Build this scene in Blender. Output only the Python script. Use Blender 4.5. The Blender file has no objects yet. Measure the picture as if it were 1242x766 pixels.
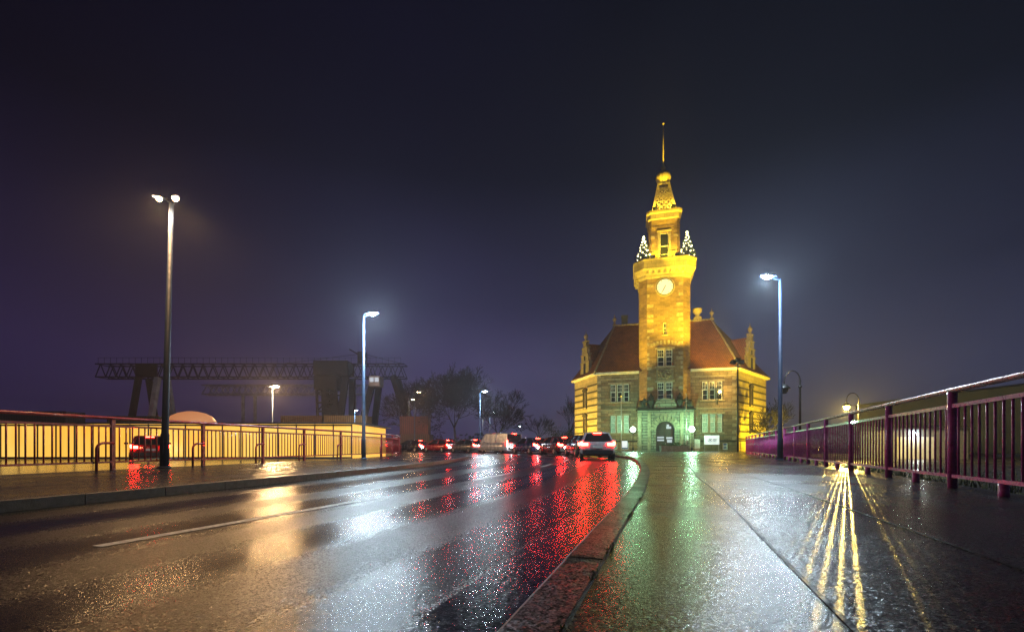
import bpy, math, random
from mathutils import Vector, Matrix
random.seed(7)
S = bpy.context.scene
COL = S.collection
R = math.radians

# ------------------------------------------------------------------ render settings
S.render.engine = 'CYCLES'
S.cycles.use_denoising = True
try:
    S.cycles.denoiser = 'OPENIMAGEDENOISE'
    S.cycles.denoising_input_passes = 'RGB_ALBEDO_NORMAL'
    S.cycles.denoising_prefilter = 'NONE'
except Exception:
    pass
S.cycles.max_bounces = 6
S.cycles.diffuse_bounces = 2
S.cycles.glossy_bounces = 4
S.cycles.sample_clamp_indirect = 6
S.cycles.sample_clamp_direct = 0
S.cycles.caustics_reflective = False
S.cycles.caustics_refractive = False
S.cycles.use_light_tree = True
S.view_settings.view_transform = 'Standard'
S.view_settings.look = 'None'
S.view_settings.gamma = 1
S.view_settings.exposure = 0
S.view_settings.use_curve_mapping = False

# ------------------------------------------------------------------ materials
def nmat(name):
    m = bpy.data.materials.new(name); m.use_nodes = True
    nt = m.node_tree
    return m, nt, nt.nodes['Principled BSDF']

def N(nt, typ, **kw):
    n = nt.nodes.new(typ)
    for k, v in kw.items():
        if k in n.inputs: n.inputs[k].default_value = v
        else: setattr(n, k, v)
    return n

def ramp(nt, fac, stops):
    r = nt.nodes.new('ShaderNodeValToRGB')
    el = r.color_ramp.elements
    while len(el) < len(stops): el.new(.5)
    for e, (p, c) in zip(el, stops):
        e.position = p
        e.color = (c, c, c, 1) if isinstance(c, (int, float)) else (*c, 1)
    nt.links.new(fac, r.inputs[0])
    return r

def coords(nt, uv=False, scale=(1, 1, 1)):
    tc = nt.nodes.new('ShaderNodeTexCoord')
    mp = nt.nodes.new('ShaderNodeMapping')
    mp.inputs['Scale'].default_value = scale
    nt.links.new(tc.outputs['UV' if uv else 'Object'], mp.inputs[0])
    return mp.outputs[0]

def noise(nt, vec, scale, detail=3, rough=.55, dist=0):
    n = N(nt, 'ShaderNodeTexNoise', Scale=scale, Detail=detail, Roughness=rough, Distortion=dist)
    nt.links.new(vec, n.inputs['Vector'])
    return n.outputs['Fac']

def mixc(nt, fac, a, b, mode='MIX'):
    m = nt.nodes.new('ShaderNodeMix'); m.data_type = 'RGBA'; m.blend_type = mode
    for sock, v in ((m.inputs[0], fac), (m.inputs[6], a), (m.inputs[7], b)):
        if hasattr(v, 'links') or hasattr(v, 'is_linked'): nt.links.new(v, sock)
        elif isinstance(v, (int, float)): sock.default_value = v
        else: sock.default_value = (*v, 1)
    return m.outputs[2]

def math_(nt, op, a, b=None):
    m = nt.nodes.new('ShaderNodeMath'); m.operation = op
    for s, v in zip(m.inputs, (a, b)):
        if v is None: continue
        if isinstance(v, (int, float)): s.default_value = v
        else: nt.links.new(v, s)
    return m.outputs[0]

def bump(nt, bsdf, height, strength, dist):
    b = N(nt, 'ShaderNodeBump', Strength=strength, Distance=dist)
    nt.links.new(height, b.inputs['Height'])
    nt.links.new(b.outputs[0], bsdf.inputs['Normal'])
    return b

def simple(name, col, rough=.5, metal=0, var=.25, scale=3, bmp=0, coat=0):
    m, nt, b = nmat(name)
    v = coords(nt)
    f = noise(nt, v, scale, 4)
    lo = tuple(c * (1 - var) for c in col); hi = tuple(min(1, c * (1 + var)) for c in col)
    r = ramp(nt, f, [(.3, lo), (.7, hi)])
    nt.links.new(r.outputs[0], b.inputs['Base Color'])
    rr = ramp(nt, noise(nt, v, scale * 2.3, 3), [(.3, max(.03, rough - .1)), (.7, min(1, rough + .12))])
    nt.links.new(rr.outputs[0], b.inputs['Roughness'])
    b.inputs['Metallic'].default_value = metal
    b.inputs['Coat Weight'].default_value = coat
    if bmp: bump(nt, b, noise(nt, v, scale * 6, 5), bmp, .02)
    return m

def emit(name, col, strength, base=(.1, .1, .1)):
    m, nt, b = nmat(name)
    b.inputs['Base Color'].default_value = (*base, 1)
    b.inputs['Emission Color'].default_value = (*col, 1)
    b.inputs['Emission Strength'].default_value = strength
    return m

def wet_asphalt(name, dark, light, rlo, rhi, grain, gs, uvbands=False, patches=.5, pscale=.35, spec=.5):
    """Wet aggregate: stones of many sizes that break the shine, and smoother water-filled patches or wheel tracks."""
    m, nt, b = nmat(name)
    v = coords(nt)
    fine = noise(nt, v, gs * .35, 6, .78)
    vor = N(nt, 'ShaderNodeTexVoronoi', Scale=gs); nt.links.new(v, vor.inputs['Vector'])
    c = ramp(nt, fine, [(.4, dark), (.66, light)])
    nt.links.new(c.outputs[0], b.inputs['Base Color'])
    if uvbands:
        uv = coords(nt, True, (1, .07, 1))
        sep = nt.nodes.new('ShaderNodeSeparateXYZ'); nt.links.new(uv, sep.inputs[0])
        d = math_(nt, 'SUBTRACT', 6.6 - .75, sep.outputs[0])
        wv = math_(nt, 'COSINE', math_(nt, 'MULTIPLY', d, 2 * math.pi / 1.5))
        wet = math_(nt, 'ADD', math_(nt, 'MULTIPLY', math_(nt, 'SUBTRACT', noise(nt, uv, 1.1, 4, .55), .5), .55), math_(nt, 'ADD', math_(nt, 'MULTIPLY', wv, -.14), .5))
        ragged = math_(nt, 'MULTIPLY', math_(nt, 'SUBTRACT', noise(nt, v, 3, 4, .6), .5), .12)
        wet = math_(nt, 'ADD', wet, ragged)
    else:
        wet = noise(nt, v, pscale, 6, .65, .4)
    w = ramp(nt, wet, [(.32, 0), (.62, 1)])
    rr = ramp(nt, w.outputs[0], [(0, rlo), (1, rhi)])
    nt.links.new(math_(nt, 'ADD', rr.outputs[0], math_(nt, 'MULTIPLY', math_(nt, 'SUBTRACT', fine, .5), .3)), b.inputs['Roughness'])
    sp = ramp(nt, fine, [(.38, spec * .25), (.62, spec * 1.7)])
    film = mixc(nt, w.outputs[0], (spec, spec, spec), sp.outputs[0])
    nt.links.new(film, b.inputs['Specular IOR Level'])
    b.inputs['IOR'].default_value = 1.4
    # every stone is a small facet with its own tilt
    k = math_(nt, 'MULTIPLY', math_(nt, 'ADD', math_(nt, 'MULTIPLY', w.outputs[0], 1 - patches), patches), grain)
    vor2 = N(nt, 'ShaderNodeTexVoronoi', Scale=gs * .45); nt.links.new(v, vor2.inputs['Vector'])
    def vm(op, a, bb):
        n = nt.nodes.new('ShaderNodeVectorMath'); n.operation = op
        for sk_, x in ((n.inputs[0], a), (n.inputs['Scale'] if op == 'SCALE' else n.inputs[1], bb)):
            if hasattr(x, 'is_linked'): nt.links.new(x, sk_)
            else: sk_.default_value = x
        return n.outputs[0]
    t1 = vm('SUBTRACT', vor.outputs['Color'], (.5, .5, .5)); t2 = vm('SUBTRACT', vor2.outputs['Color'], (.5, .5, .5))
    t = vm('SCALE', vm('ADD', t1, vm('SCALE', t2, .6)), k)
    t = vm('MULTIPLY', t, (1, 1, 0))
    geo = nt.nodes.new('ShaderNodeNewGeometry')
    nn = vm('NORMALIZE', vm('ADD', geo.outputs['Normal'], t), (0, 0, 0))
    bp = N(nt, 'ShaderNodeBump', Strength=.12, Distance=.012)
    nt.links.new(math_(nt, 'ADD', vor.outputs['Distance'], fine), bp.inputs['Height']); nt.links.new(nn, bp.inputs['Normal'])
    nt.links.new(bp.outputs[0], b.inputs['Normal'])
    return m

def masonry(name, c1, c2, mortar, bw, rh, msize=.02, stain=.5, bstr=.5, rough=.75, offset=.5):
    m, nt, b = nmat(name)
    uv = coords(nt, True)
    br = N(nt, 'ShaderNodeTexBrick', Scale=1.0)
    br.inputs['Brick Width'].default_value = bw; br.inputs['Row Height'].default_value = rh
    br.inputs['Mortar Size'].default_value = msize; br.inputs['Mortar Smooth'].default_value = .3
    br.inputs['Bias'].default_value = 0; br.offset = offset
    br.inputs['Color1'].default_value = (*c1, 1); br.inputs['Color2'].default_value = (*c2, 1)
    br.inputs['Mortar'].default_value = (*mortar, 1)
    nt.links.new(uv, br.inputs['Vector'])
    v = coords(nt)
    st = ramp(nt, noise(nt, v, .7, 6, .65), [(.3, 1 - stain), (.65, 1)])
    fine = ramp(nt, noise(nt, v, 9, 5, .7), [(.3, .72), (.7, 1.1)])
    c = mixc(nt, 1.0, mixc(nt, 1.0, br.outputs['Color'], st.outputs[0], 'MULTIPLY'), fine.outputs[0], 'MULTIPLY')
    nt.links.new(c, b.inputs['Base Color'])
    b.inputs['Roughness'].default_value = rough
    h = math_(nt, 'ADD', math_(nt, 'MULTIPLY', br.outputs['Fac'], -1), math_(nt, 'MULTIPLY', noise(nt, v, 14, 4), .35))
    bump(nt, b, h, bstr, .03)
    return m

M = {}
M['road'] = wet_asphalt('wet road asphalt', (.001, .001, .0012), (.016, .0145, .0135), .18, .30, .34, 175, True, .12, spec=.38)
M['gutter'] = wet_asphalt('wet gutter', (.003, .0025, .0025), (.012, .011, .01), .10, .18, .14, 110, False, .3, 1.2)
M['footway'] = wet_asphalt('wet grey footway', (.004, .0042, .0048), (.024, .025, .027), .2, .31, .28, 170, False, .6)
M['cycle'] = wet_asphalt('wet dark red cycle lane', (.003, .0018, .0016), (.024, .012, .011), .2, .3, .32, 175, False, .65)
M['slab'] = wet_asphalt('wet buff slabs', (.02, .0125, .003), (.085, .056, .015), .19, .28, .17, 170, False, .6, .8)
M['plaza'] = wet_asphalt('wet forecourt', (.04, .037, .03), (.09, .08, .068), .18, .3, .35, 60, False, .5, .3)
M['kerb'] = wet_asphalt('wet kerb stone', (.002, .002, .002), (.04, .036, .03), 0.28, .42, .4, 120, False, .9, 2.0, .3)
M['kerb2'] = simple('dark kerb stone', (.05, .055, .065), .4, var=.4, scale=12, bmp=.6)
M['ground'] = wet_asphalt('wet yard ground', (.02, .02, .02), (.06, .058, .055), .18, .4, .5, 40, False, .5, .2)
M['yard'] = wet_asphalt('smooth wet concrete yard', (.1, .09, .07), (.2, .18, .15), .05, .12, .06, 60, False, .4, .3, .6)
M['dirt'] = simple('wet red brown grit', (.035, .014, .01), .5, var=.6, scale=40, bmp=.8)
M['moss'] = simple('moss', (.06, .14, .03), .7, var=.4, scale=20)
M['paint'] = simple('worn road paint', (.62, .62, .6), .4, var=.45, scale=22, bmp=.3)
M['bank'] = simple('grass bank', (.05, .06, .02), .9, var=.6, scale=4, bmp=1)
M['stone'] = masonry('sandstone ashlar', (.40, .30, .18), (.24, .165, .09), (.12, .095, .06), .95, .42, .025, .55, .7)
M['brickstone'] = masonry('ochre brick', (.38, .24, .10), (.22, .13, .055), (.34, .25, .14), .62, .26, .02, .5, .6)
M['ashlar'] = masonry('pale ashlar', (.46, .37, .24), (.38, .30, .19), (.2, .16, .1), 1.1, .5, .02, .4, .6)
M['band'] = simple('dark stone and painted shadow', (.035, .028, .018), .8, var=.4, scale=3, bmp=.5)  # dark carved stone, and shadow lines painted on the side walls
M['portal'] = masonry('portal rustication', (.36, .33, .25), (.31, .28, .21), (.1, .09, .07), 1.4, .36, .035, .4, .9)
M['trim'] = simple('carved trim stone', (.33, .27, .18), .75, var=.35, scale=4, bmp=.5)
M['relief'] = simple('carved relief', (.2, .17, .11), .8, var=.5, scale=6, bmp=1)
M['tiles'] = masonry('red clay roof tiles', (.44, .165, .04), (.32, .115, .03), (.09, .03, .015), .24, .26, .03, .45, .9, .55)
M['ridge'] = simple('pale ridge tile', (.27, .22, .15), .7, var=.4, scale=8)
M['cornice'] = simple('white painted eave', (.72, .68, .55), .55, var=.2, scale=2)
M['white'] = simple('white paint', (.74, .74, .70), .4, var=.12, scale=5)
M['glass'] = simple('dark window glass', (.02, .023, .025), .06, var=.3, scale=1)
M['curtain'] = simple('pale curtain behind glass', (.42, .52, .47), .5, var=.25, scale=5, coat=.6)
M['darkroof'] = simple('lead flashing', (.035, .036, .04), .5, var=.3)
M['lattice'] = simple('gilt copper lattice', (.55, .45, .2), .5, .1, var=.3, scale=4)
M['black'] = simple('black metal', (.015, .015, .016), .45, .3, var=.3, scale=6)
M['clockface'] = emit('backlit clock face', (1, .97, .8), .55, (.5, .5, .48))
M['door'] = simple('dark oak door', (.035, .028, .02), .4, var=.4, scale=6)
M['bluepole'] = simple('blue grey painted steel', (.05, .085, .15), .35, .2, var=.25, scale=5, bmp=.1)
M['darkpole'] = simple('dark painted steel', (.008, .016, .04), .55, 0, var=.25, scale=5)
M['darkpole'].node_tree.nodes['Principled BSDF'].inputs['Specular IOR Level'].default_value = .15
M['galv'] = simple('galvanised steel', (.3, .31, .32), .42, .7, var=.2, scale=5)
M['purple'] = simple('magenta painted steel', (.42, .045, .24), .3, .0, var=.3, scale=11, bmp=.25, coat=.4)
M['railsteel'] = simple('worn handrail', (.24, .10, .13), .3, .5, var=.3, scale=7, bmp=.15)
M['redpaint'] = simple('dark red painted steel', (.30, .02, .035), .35, 0, var=.3, scale=9, bmp=.25, coat=.3)
M['crane'] = simple('dark crane steel', (.022, .019, .022), .6, .2, var=.4, scale=1)
M['crane2'] = simple('pale crane steel', (.5, .5, .55), .55, .2, var=.3, scale=1)
M['bark'] = simple('bare tree bark', (.03, .024, .019), .85, var=.4, scale=9, bmp=.6)
M['needle'] = simple('fir needles', (.035, .07, .025), .7, var=.5, scale=5)
M['leaf'] = simple('evergreen leaves', (.05, .085, .025), .6, var=.5, scale=3)
M['concrete'] = simple('grey concrete', (.2, .2, .2), .6, var=.3, scale=4, bmp=.4)
M['tyre'] = simple('tyre rubber', (.014, .014, .014), .8, var=.3)
M['rim'] = simple('alloy rim', (.35, .35, .36), .3, .9, var=.15)
M['plate'] = simple('number plate', (.6, .6, .58), .4, var=.05)
M['plastic'] = simple('black trim plastic', (.02, .02, .022), .5, var=.2)
M['autoglass'] = simple('tinted car glass', (.012, .014, .016), .05, var=.2)
M['warehouse'] = simple('dark warehouse cladding', (.035, .038, .042), .7, var=.35, scale=.4)
M['sign'] = emit('backlit sign face', (.85, .95, 1), .75, (.7, .7, .7))
M['signmark'] = simple('sign print', (.03, .05, .06), .5)
M['bluesign'] = simple('blue poster', (.1, .15, .45), .5, var=.6, scale=9)
M['head_white'] = emit('cold lamp lens', (.72, .9, 1), 160)
M['head_warm'] = emit('warm lamp lens', (1, .6, .28), 60)
M['head_sodium'] = emit('sodium lamp lens', (1, .66, .12), 90)
M['globe'] = emit('greenish globe glass', (.75, 1, .84), 14)
M['bulb'] = emit('fairy bulb', (1, .86, .42), 7)
M['tail'] = emit('red tail lamp lens', (1, .02, .012), 95)
M['brake'] = emit('high brake lamp', (1, .02, .012), 95)
M['amber'] = emit('amber indicator', (1, .32, .02), 50)
M['headlamp'] = emit('car headlamp lens', (.95, .97, 1), 60)
M['doorlit'] = emit('lit door glazing', (.8, .88, 1), .6)
M['halltop'] = simple('hall roof sheet', (.06, .055, .055), .6, var=.3)
M['dome'] = emit('glowing roof dome skin', (1, .36, .13), .5, (.4, .25, .15))

def fabric():
    m, nt, b = nmat('glowing yellow wall fabric')
    v = coords(nt)
    f = noise(nt, v, .25, 2)
    st = N(nt, 'ShaderNodeMapping'); st.inputs['Scale'].default_value = (5, 5, .12); nt.links.new(v, st.inputs[0])
    f = math_(nt, 'ADD', math_(nt, 'MULTIPLY', f, .6), math_(nt, 'MULTIPLY', noise(nt, st.outputs[0], 1.5, 4, .65), .4))
    r = ramp(nt, f, [(.35, (1, .44, .03)), (.62, (1, .60, .12))])
    nt.links.new(r.outputs[0], b.inputs['Emission Color'])
    b.inputs['Base Color'].default_value = (.35, .25, .06, 1)
    b.inputs['Emission Strength'].default_value = 1.12
    return m
M['fabric'] = fabric()
CARP = {k: simple('car paint ' + k, c, .25, .2, var=.06, scale=1, coat=1) for k, c in
        dict(red=(.35, .012, .012), silver=(.4, .41, .43), black=(.012, .012, .014), blue=(.02, .04, .14),
             white=(.7, .7, .7), maroon=(.12, .01, .015), grey=(.12, .125, .13)).items()}

# ------------------------------------------------------------------ mesh builder
class MB:
    def __init__(s): s.v = []; s.f = []; s.m = []; s.sm = []; s.uv = {}
    def add(s, vs, fs, mi=0, smooth=False):
        o = len(s.v); s.v += [tuple(p) for p in vs]
        for f in fs: s.f.append([i + o for i in f]); s.m.append(mi); s.sm.append(smooth)
        return s
    def hexa(s, P, mi=0):   # 8 points, bottom 4 then top 4
        return s.add(P, [(3, 2, 1, 0), (4, 5, 6, 7), (0, 1, 5, 4), (1, 2, 6, 5), (2, 3, 7, 6), (3, 0, 4, 7)], mi)
    def box(s, c, d, rz=0, mi=0):
        ca, sa = math.cos(rz), math.sin(rz); P = []
        for z in (-.5, .5):
            for x, y in ((-.5, -.5), (.5, -.5), (.5, .5), (-.5, .5)):
                X, Y = x * d[0], y * d[1]
                P.append((c[0] + X * ca - Y * sa, c[1] + X * sa + Y * ca, c[2] + z * d[2]))
        return s.hexa(P, mi)
    def beam(s, p, q, w, h, mi=0):
        p, q = Vector(p), Vector(q); d = (q - p)
        if d.length < 1e-6: return s
        d.normalize(); up = Vector((0, 0, 1)) if abs(d.z) < .95 else Vector((0, 1, 0))
        sd = d.cross(up).normalized() * (w / 2); u = sd.cross(d).normalized() * (h / 2)
        P = [p - sd - u, p + sd - u, q + sd - u, q - sd - u, p - sd + u, p + sd + u, q + sd + u, q - sd + u]
        return s.hexa(P, mi)
    def tube(s, pts, r, n=8, mi=0, smooth=True):
        pts = [Vector(p) for p in pts]; rs = r if isinstance(r, (list, tuple)) else [r] * len(pts)
        vs = []; ref = None
        for i, p in enumerate(pts):
            d = (pts[min(i + 1, len(pts) - 1)] - pts[max(i - 1, 0)]).normalized()
            if ref is None: ref = Vector((0, 0, 1)) if abs(d.z) < .9 else Vector((1, 0, 0))
            a = d.cross(ref).normalized(); b = a.cross(d).normalized(); ref = b
            for k in range(n):
                t = 2 * math.pi * k / n
                vs.append(p + (a * math.cos(t) + b * math.sin(t)) * rs[i])
        fs = [(i * n + k, i * n + (k + 1) % n, (i + 1) * n + (k + 1) % n, (i + 1) * n + k) for i in range(len(pts) - 1) for k in range(n)]
        s.add(vs, fs, mi, smooth)
        o = len(s.v) - len(vs)
        s.f.append([o + k for k in range(n)][::-1]); s.m.append(mi); s.sm.append(False)
        e = o + (len(pts) - 1) * n
        s.f.append([e + k for k in range(n)]); s.m.append(mi); s.sm.append(False)
        return s
    def lathe(s, prof, c=(0, 0, 0), n=16, mi=0, smooth=True, rot=0, lobes=0, lob=0):
        vs = []
        for r, z in prof:
            for k in range(n):
                t = 2 * math.pi * k / n + rot
                rr = r * (1 + lob * (math.cos(t * lobes) if lobes else 0))
                vs.append((c[0] + rr * math.cos(t), c[1] + rr * math.sin(t), c[2] + z))
        m = len(prof)
        fs = [(i * n + k, i * n + (k + 1) % n, (i + 1) * n + (k + 1) % n, (i + 1) * n + k) for i in range(m - 1) for k in range(n)]
        fs += [tuple(range(n))[::-1], tuple((m - 1) * n + k for k in range(n))]
        return s.add(vs, fs, mi, smooth)
    def ball(s, c, r, n=10, mi=0, sz=1):
        k = 6
        return s.lathe([(max(.002, r * math.sin(math.pi * i / k)), -r * sz * math.cos(math.pi * i / k)) for i in range(k + 1)], c, n, mi)
    def rings(s, rings, mi=0, smooth=False, caps=True):
        n = len(rings[0]); vs = [p for r in rings for p in r]
        fs = [(i * n + k, i * n + (k + 1) % n, (i + 1) * n + (k + 1) % n, (i + 1) * n + k) for i in range(len(rings) - 1) for k in range(n)]
        if caps: fs += [tuple(range(n))[::-1], tuple((len(rings) - 1) * n + k for k in range(n))]
        return s.add(vs, fs, mi, smooth)
    def build(s, name, mats, parent=None, org=(0, 0, 0), uvs=None):
        me = bpy.data.meshes.new(name)
        o = Vector(org)
        me.from_pydata([tuple(Vector(p) - o) for p in s.v], [], s.f)
        if not isinstance(mats, (list, tuple)): mats = [mats]
        for m in mats: me.materials.append(m)
        for p, mi, sm in zip(me.polygons, s.m, s.sm): p.material_index = mi; p.use_smooth = sm
        ul = me.uv_layers.new(name='UVMap')
        for pi, p in enumerate(me.polygons):
            if uvs is not None:
                for li, w in zip(p.loop_indices, uvs[pi]): ul.data[li].uv = w
                continue
            n = p.normal
            t = Vector((0, 0, 1)).cross(n) if abs(n.z) < .98 else Vector((1, 0, 0))
            t.normalize(); b = n.cross(t)
            for li in p.loop_indices:
                co = me.vertices[me.loops[li].vertex_index].co
                ul.data[li].uv = (co.dot(t), co.dot(b))
        me.update()
        ob = bpy.data.objects.new(name, me); COL.objects.link(ob)
        if parent is not None: ob.parent = parent
        elif tuple(org) != (0, 0, 0): ob.location = org
        return ob

def tag(o, label, cat, group=None):
    o['label'] = label; o['category'] = cat
    if group: o['group'] = group
    return o
def struct(o, kind='structure'): o['kind'] = kind; return o
def thing(name, label, cat, loc=(0, 0, 0), rz=0, group=None):
    o = bpy.data.objects.new(name, None); COL.objects.link(o); o.empty_display_size = .3
    o.location = loc; o.rotation_euler = (0, 0, rz)
    return tag(o, label, cat, group)
def dup(o, parent=None):
    c = o.copy(); COL.objects.link(c); c.parent = parent
    for ch in list(o.children): dup(ch, c)
    return c
def lamp(name, kind, loc, col, power, parent=None, radius=.1, aim=None, angle=60, blend=.4):
    l = bpy.data.lights.new(name, kind); l.color = col; l.energy = power
    l.shadow_soft_size = radius
    o = bpy.data.objects.new(name, l); COL.objects.link(o); o.location = loc
    if parent: o.parent = parent
    if kind == 'SPOT':
        l.spot_size = R(angle); l.spot_blend = blend
        o.rotation_euler = Vector(aim).to_track_quat('-Z', 'Y').to_euler()
    return o

# ------------------------------------------------------------------ curves of the road
def spline(P, step=.6):
    out = []
    for i in range(len(P) - 1):
        p0 = Vector(P[max(i - 1, 0)]); p1 = Vector(P[i]); p2 = Vector(P[i + 1]); p3 = Vector(P[min(i + 2, len(P) - 1)])
        n = max(2, int((p2 - p1).length / step))
        for k in range(n):
            t = k / n
            out.append(.5 * ((2 * p1) + (p2 - p0) * t + (2 * p0 - 5 * p1 + 4 * p2 - p3) * t * t + (3 * p1 - p0 - 3 * p2 + p3) * t ** 3))
    out.append(Vector(P[-1])); return out
def resample(L, n):
    d = [0]
    for a, b in zip(L, L[1:]): d.append(d[-1] + (b - a).length)
    out = []; j = 0
    for i in range(n):
        t = d[-1] * i / (n - 1)
        while j < len(d) - 2 and d[j + 1] < t: j += 1
        f = (t - d[j]) / max(1e-9, d[j + 1] - d[j])
        out.append(L[j].lerp(L[j + 1], min(1, f)))
    return out
def offset(L, w):
    out = []
    for i, p in enumerate(L):
        t = (L[min(i + 1, len(L) - 1)] - L[max(i - 1, 0)]).normalized()
        out.append(p + Vector((t.y, -t.x)) * w)
    return out
KP = [(-3.6, -9), (-1.58, -3), (-.56, 0), (.117, 2), (.82, 4.04), (1.74, 6.76), (3.3, 11.9), (4.7, 17.3), (6.1, 23.5), (6.7, 28.5), (6.4, 33),
      (5.0, 38), (2.6, 43), (-1, 48), (-6, 53), (-14, 58.5), (-25, 64), (-45, 72), (-90, 88)]
LP = [(-8.7, -9), (-7.2, -3), (-6.35, .8), (-5.4, 4.9), (-4.65, 7.84), (-3.95, 10.9), (-3.2, 15.5), (-2.7, 20.5), (-2.5, 26), (-3, 31), (-4.6, 36),
      (-7.6, 41), (-12, 46), (-20, 51.5), (-35, 58.5), (-80, 76)]
RP = [(-12.9, -3), (-11.2, 4.5), (-10.27, 9.26), (-9.86, 11.4), (-9.3, 13.9), (-8.85, 16.4), (-8.35, 18.9), (-7.9, 21.3), (-7.5, 24.5), (-7.4, 28), (-7.9, 32.5),
      (-9.6, 37.5), (-13, 42), (-20.5, 47.5), (-36, 54)]
K = spline(KP); L = spline(LP); RL = spline(RP, .25)

def strip(name, A, B, z, mat, nu=1, uvroad=False):
    n = len(A); mb = MB(); uvs = []
    vs = []; s = 0
    for i in range(n):
        for k in range(nu + 1): vs.append((*A[i].lerp(B[i], k / nu), z))
    fs = []
    ds = [0]
    for i in range(n - 1): ds.append(ds[-1] + (A[i + 1] - A[i]).length)
    for i in range(n - 1):
        for k in range(nu):
            a = i * (nu + 1) + k
            fs.append((a, a + 1, a + nu + 2, a + nu + 1))
            w = 6.6
            uvs.append([(w * k / nu, ds[i]), (w * (k + 1) / nu, ds[i]), (w * (k + 1) / nu, ds[i + 1]), (w * k / nu, ds[i + 1])])
    mb.add(vs, fs)
    return mb.build(name, mat, uvs=uvs if uvroad else None)
def kerb(name, A, w0, w1, z0, z1, mat, seg=1.0):
    """kerb stones: separate blocks with thin joints, all one kerb"""
    mb = MB()
    tot = sum((b - a).length for a, b in zip(A, A[1:])); n = int(tot / seg)
    P = resample(A, n + 1)
    Q0 = offset(P, w0); Q1 = offset(P, w1)
    rnd = random.Random(3)
    for i in range(n):
        a0, a1 = Q0[i].lerp(Q0[i + 1], .006), Q0[i].lerp(Q0[i + 1], .994)
        b0, b1 = Q1[i].lerp(Q1[i + 1], .006), Q1[i].lerp(Q1[i + 1], .994)
        dz = rnd.uniform(-.004, .004)
        e = .16
        a0t, a1t = a0.lerp(b0, e), a1.lerp(b1, e); b0t, b1t = b0, b1
        # bevelled road edge
        P8 = [(*a0, z0), (*b0, z0), (*b1, z0), (*a1, z0)]
        ring = [(*a0, z1 - .03 + dz), (*b0, z1 + dz), (*b1, z1 + dz), (*a1, z1 - .03 + dz)]
        top = [(*a0t, z1 + dz), (*b0, z1 + dz), (*b1, z1 + dz), (*a1t, z1 + dz)]
        mb.hexa(P8 + ring)
        mb.add([ring[0], ring[3], top[3], top[0]], [(0, 3, 2, 1)])
        mb.add([top[0], top[1], top[2], top[3]], [(0, 1, 2, 3)])
    return struct(mb.build(name, mat))

g = MB(); g.add([(-690, -390, -.15), (690, -390, -.15), (690, 990, -.15), (-690, 990, -.15)], [(0, 1, 2, 3)])
struct(g.build('ground', M['ground']))
yd = MB(); yd.add([(-60, -5, -.146), (-8.2, -5, -.146), (-8.2, 34, -.146), (-60, 34, -.146)], [(0, 1, 2, 3)])
struct(yd.build('yard', M['yard']))
NR = 150
Kr = resample(K, NR); Lr = resample(L, NR)
struct(strip('road', Lr, Kr, 0, M['road'], 8, True))
Kn = [p for p in K if p.y < 29]
struct(strip('gutter', offset(Kn, -.42), Kn, .004, M['gutter'], 2))
kerb('kerb', [p for p in K if p.x > -60], .0, .21, -.14, .125, M['kerb'], 1.0)
kerb('kerb', [p for p in L if p.x > -60], -.16, .0, -.14, .12, M['kerb2'], 1.0)
# near footway strips between kerb and railing
def rail_at(y): return Vector((6.16 + .415 * (y - 6.46), y))
Kb = resample(Kn, 60)
A0 = offset(Kb, .225); A1 = [p + (q - p).normalized() * (.86 + max(0, p.y - 9) * .055) for p, q in zip(A0, offset(Kb, 2))]
A2 = offset(Kb, 2.1)
E = []
for p in A2:
    d = Vector((.42, 1)).normalized(); E.append(rail_at(p.y - .35 * 1.4) + Vector((.3, -.12)))
struct(strip('slab_path', A0, A1, .120, M['slab'], 2))
struct(strip('cycle_lane', A1, A2, .120, M['cycle'], 2))
struct(strip('footway', A2, E, .120, M['footway'], 2))
struct(strip('path_edging', offset(A1, -.008), offset(A1, .012), .1245, M['kerb'], 1))
struct(strip('path_edging', offset(A2, -.012), offset(A2, .012), .1245, M['kerb'], 1))
struct(strip('dirt', offset(Kb, .205), A0, .119, M['dirt'], 1))
ms = MB(); rm = random.Random(12)
for p, t in zip(resample([p for p in offset(Kn, .217) if .5 < p.y < 9], 900), range(900)):
    if rm.random() < .55 or math.sin(t * .09) + math.sin(t * .037) < .35: continue
    for _ in range(3):
        c = Vector((p.x + rm.gauss(0, .008), p.y + rm.gauss(0, .012), .119)); a = rm.random() * 6.28; h = rm.uniform(.006, .022)
        ms.add([c, c + Vector((.007 * math.cos(a), .007 * math.sin(a), h * .5)), c + Vector((.009 * math.cos(a + .8), .009 * math.sin(a + .8), h))], [(0, 1, 2)])
o = ms.build('moss', M['moss']); o['kind'] = 'stuff'; o['label'] = 'tufts of moss in the joint behind the kerb'
deck = MB()     # outer face of the bridge deck under the right railing
for a, b in zip(E, E[1:]): deck.add([(*a, .12), (*b, .12), (*b, -.6), (*a, -.6)], [(0, 1, 2, 3)])
struct(deck.build('pavement', M['concrete']))
ring = [(*p, .12) for p in offset([p for p in K if p.y >= 28.4 and p.x > -60], .24)]
pl = ring + [(-60, 130, .12), (95, 130, .12), (95, 37, .12), (19.2, 37, .12), (*E[-1], .12), (*A2[-1], .12), (*A1[-1], .12)]
pm = MB(); pm.add(pl, [tuple(range(len(pl)))[::-1]])
struct(pm.build('forecourt', M['plaza']))
pw = MB(); pw.add([(19.2, 37, .12), (95, 37, .12), (95, 37, -.6), (19.2, 37, -.6)], [(0, 1, 2, 3)])
struct(pw.build('forecourt', M['concrete']))
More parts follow.
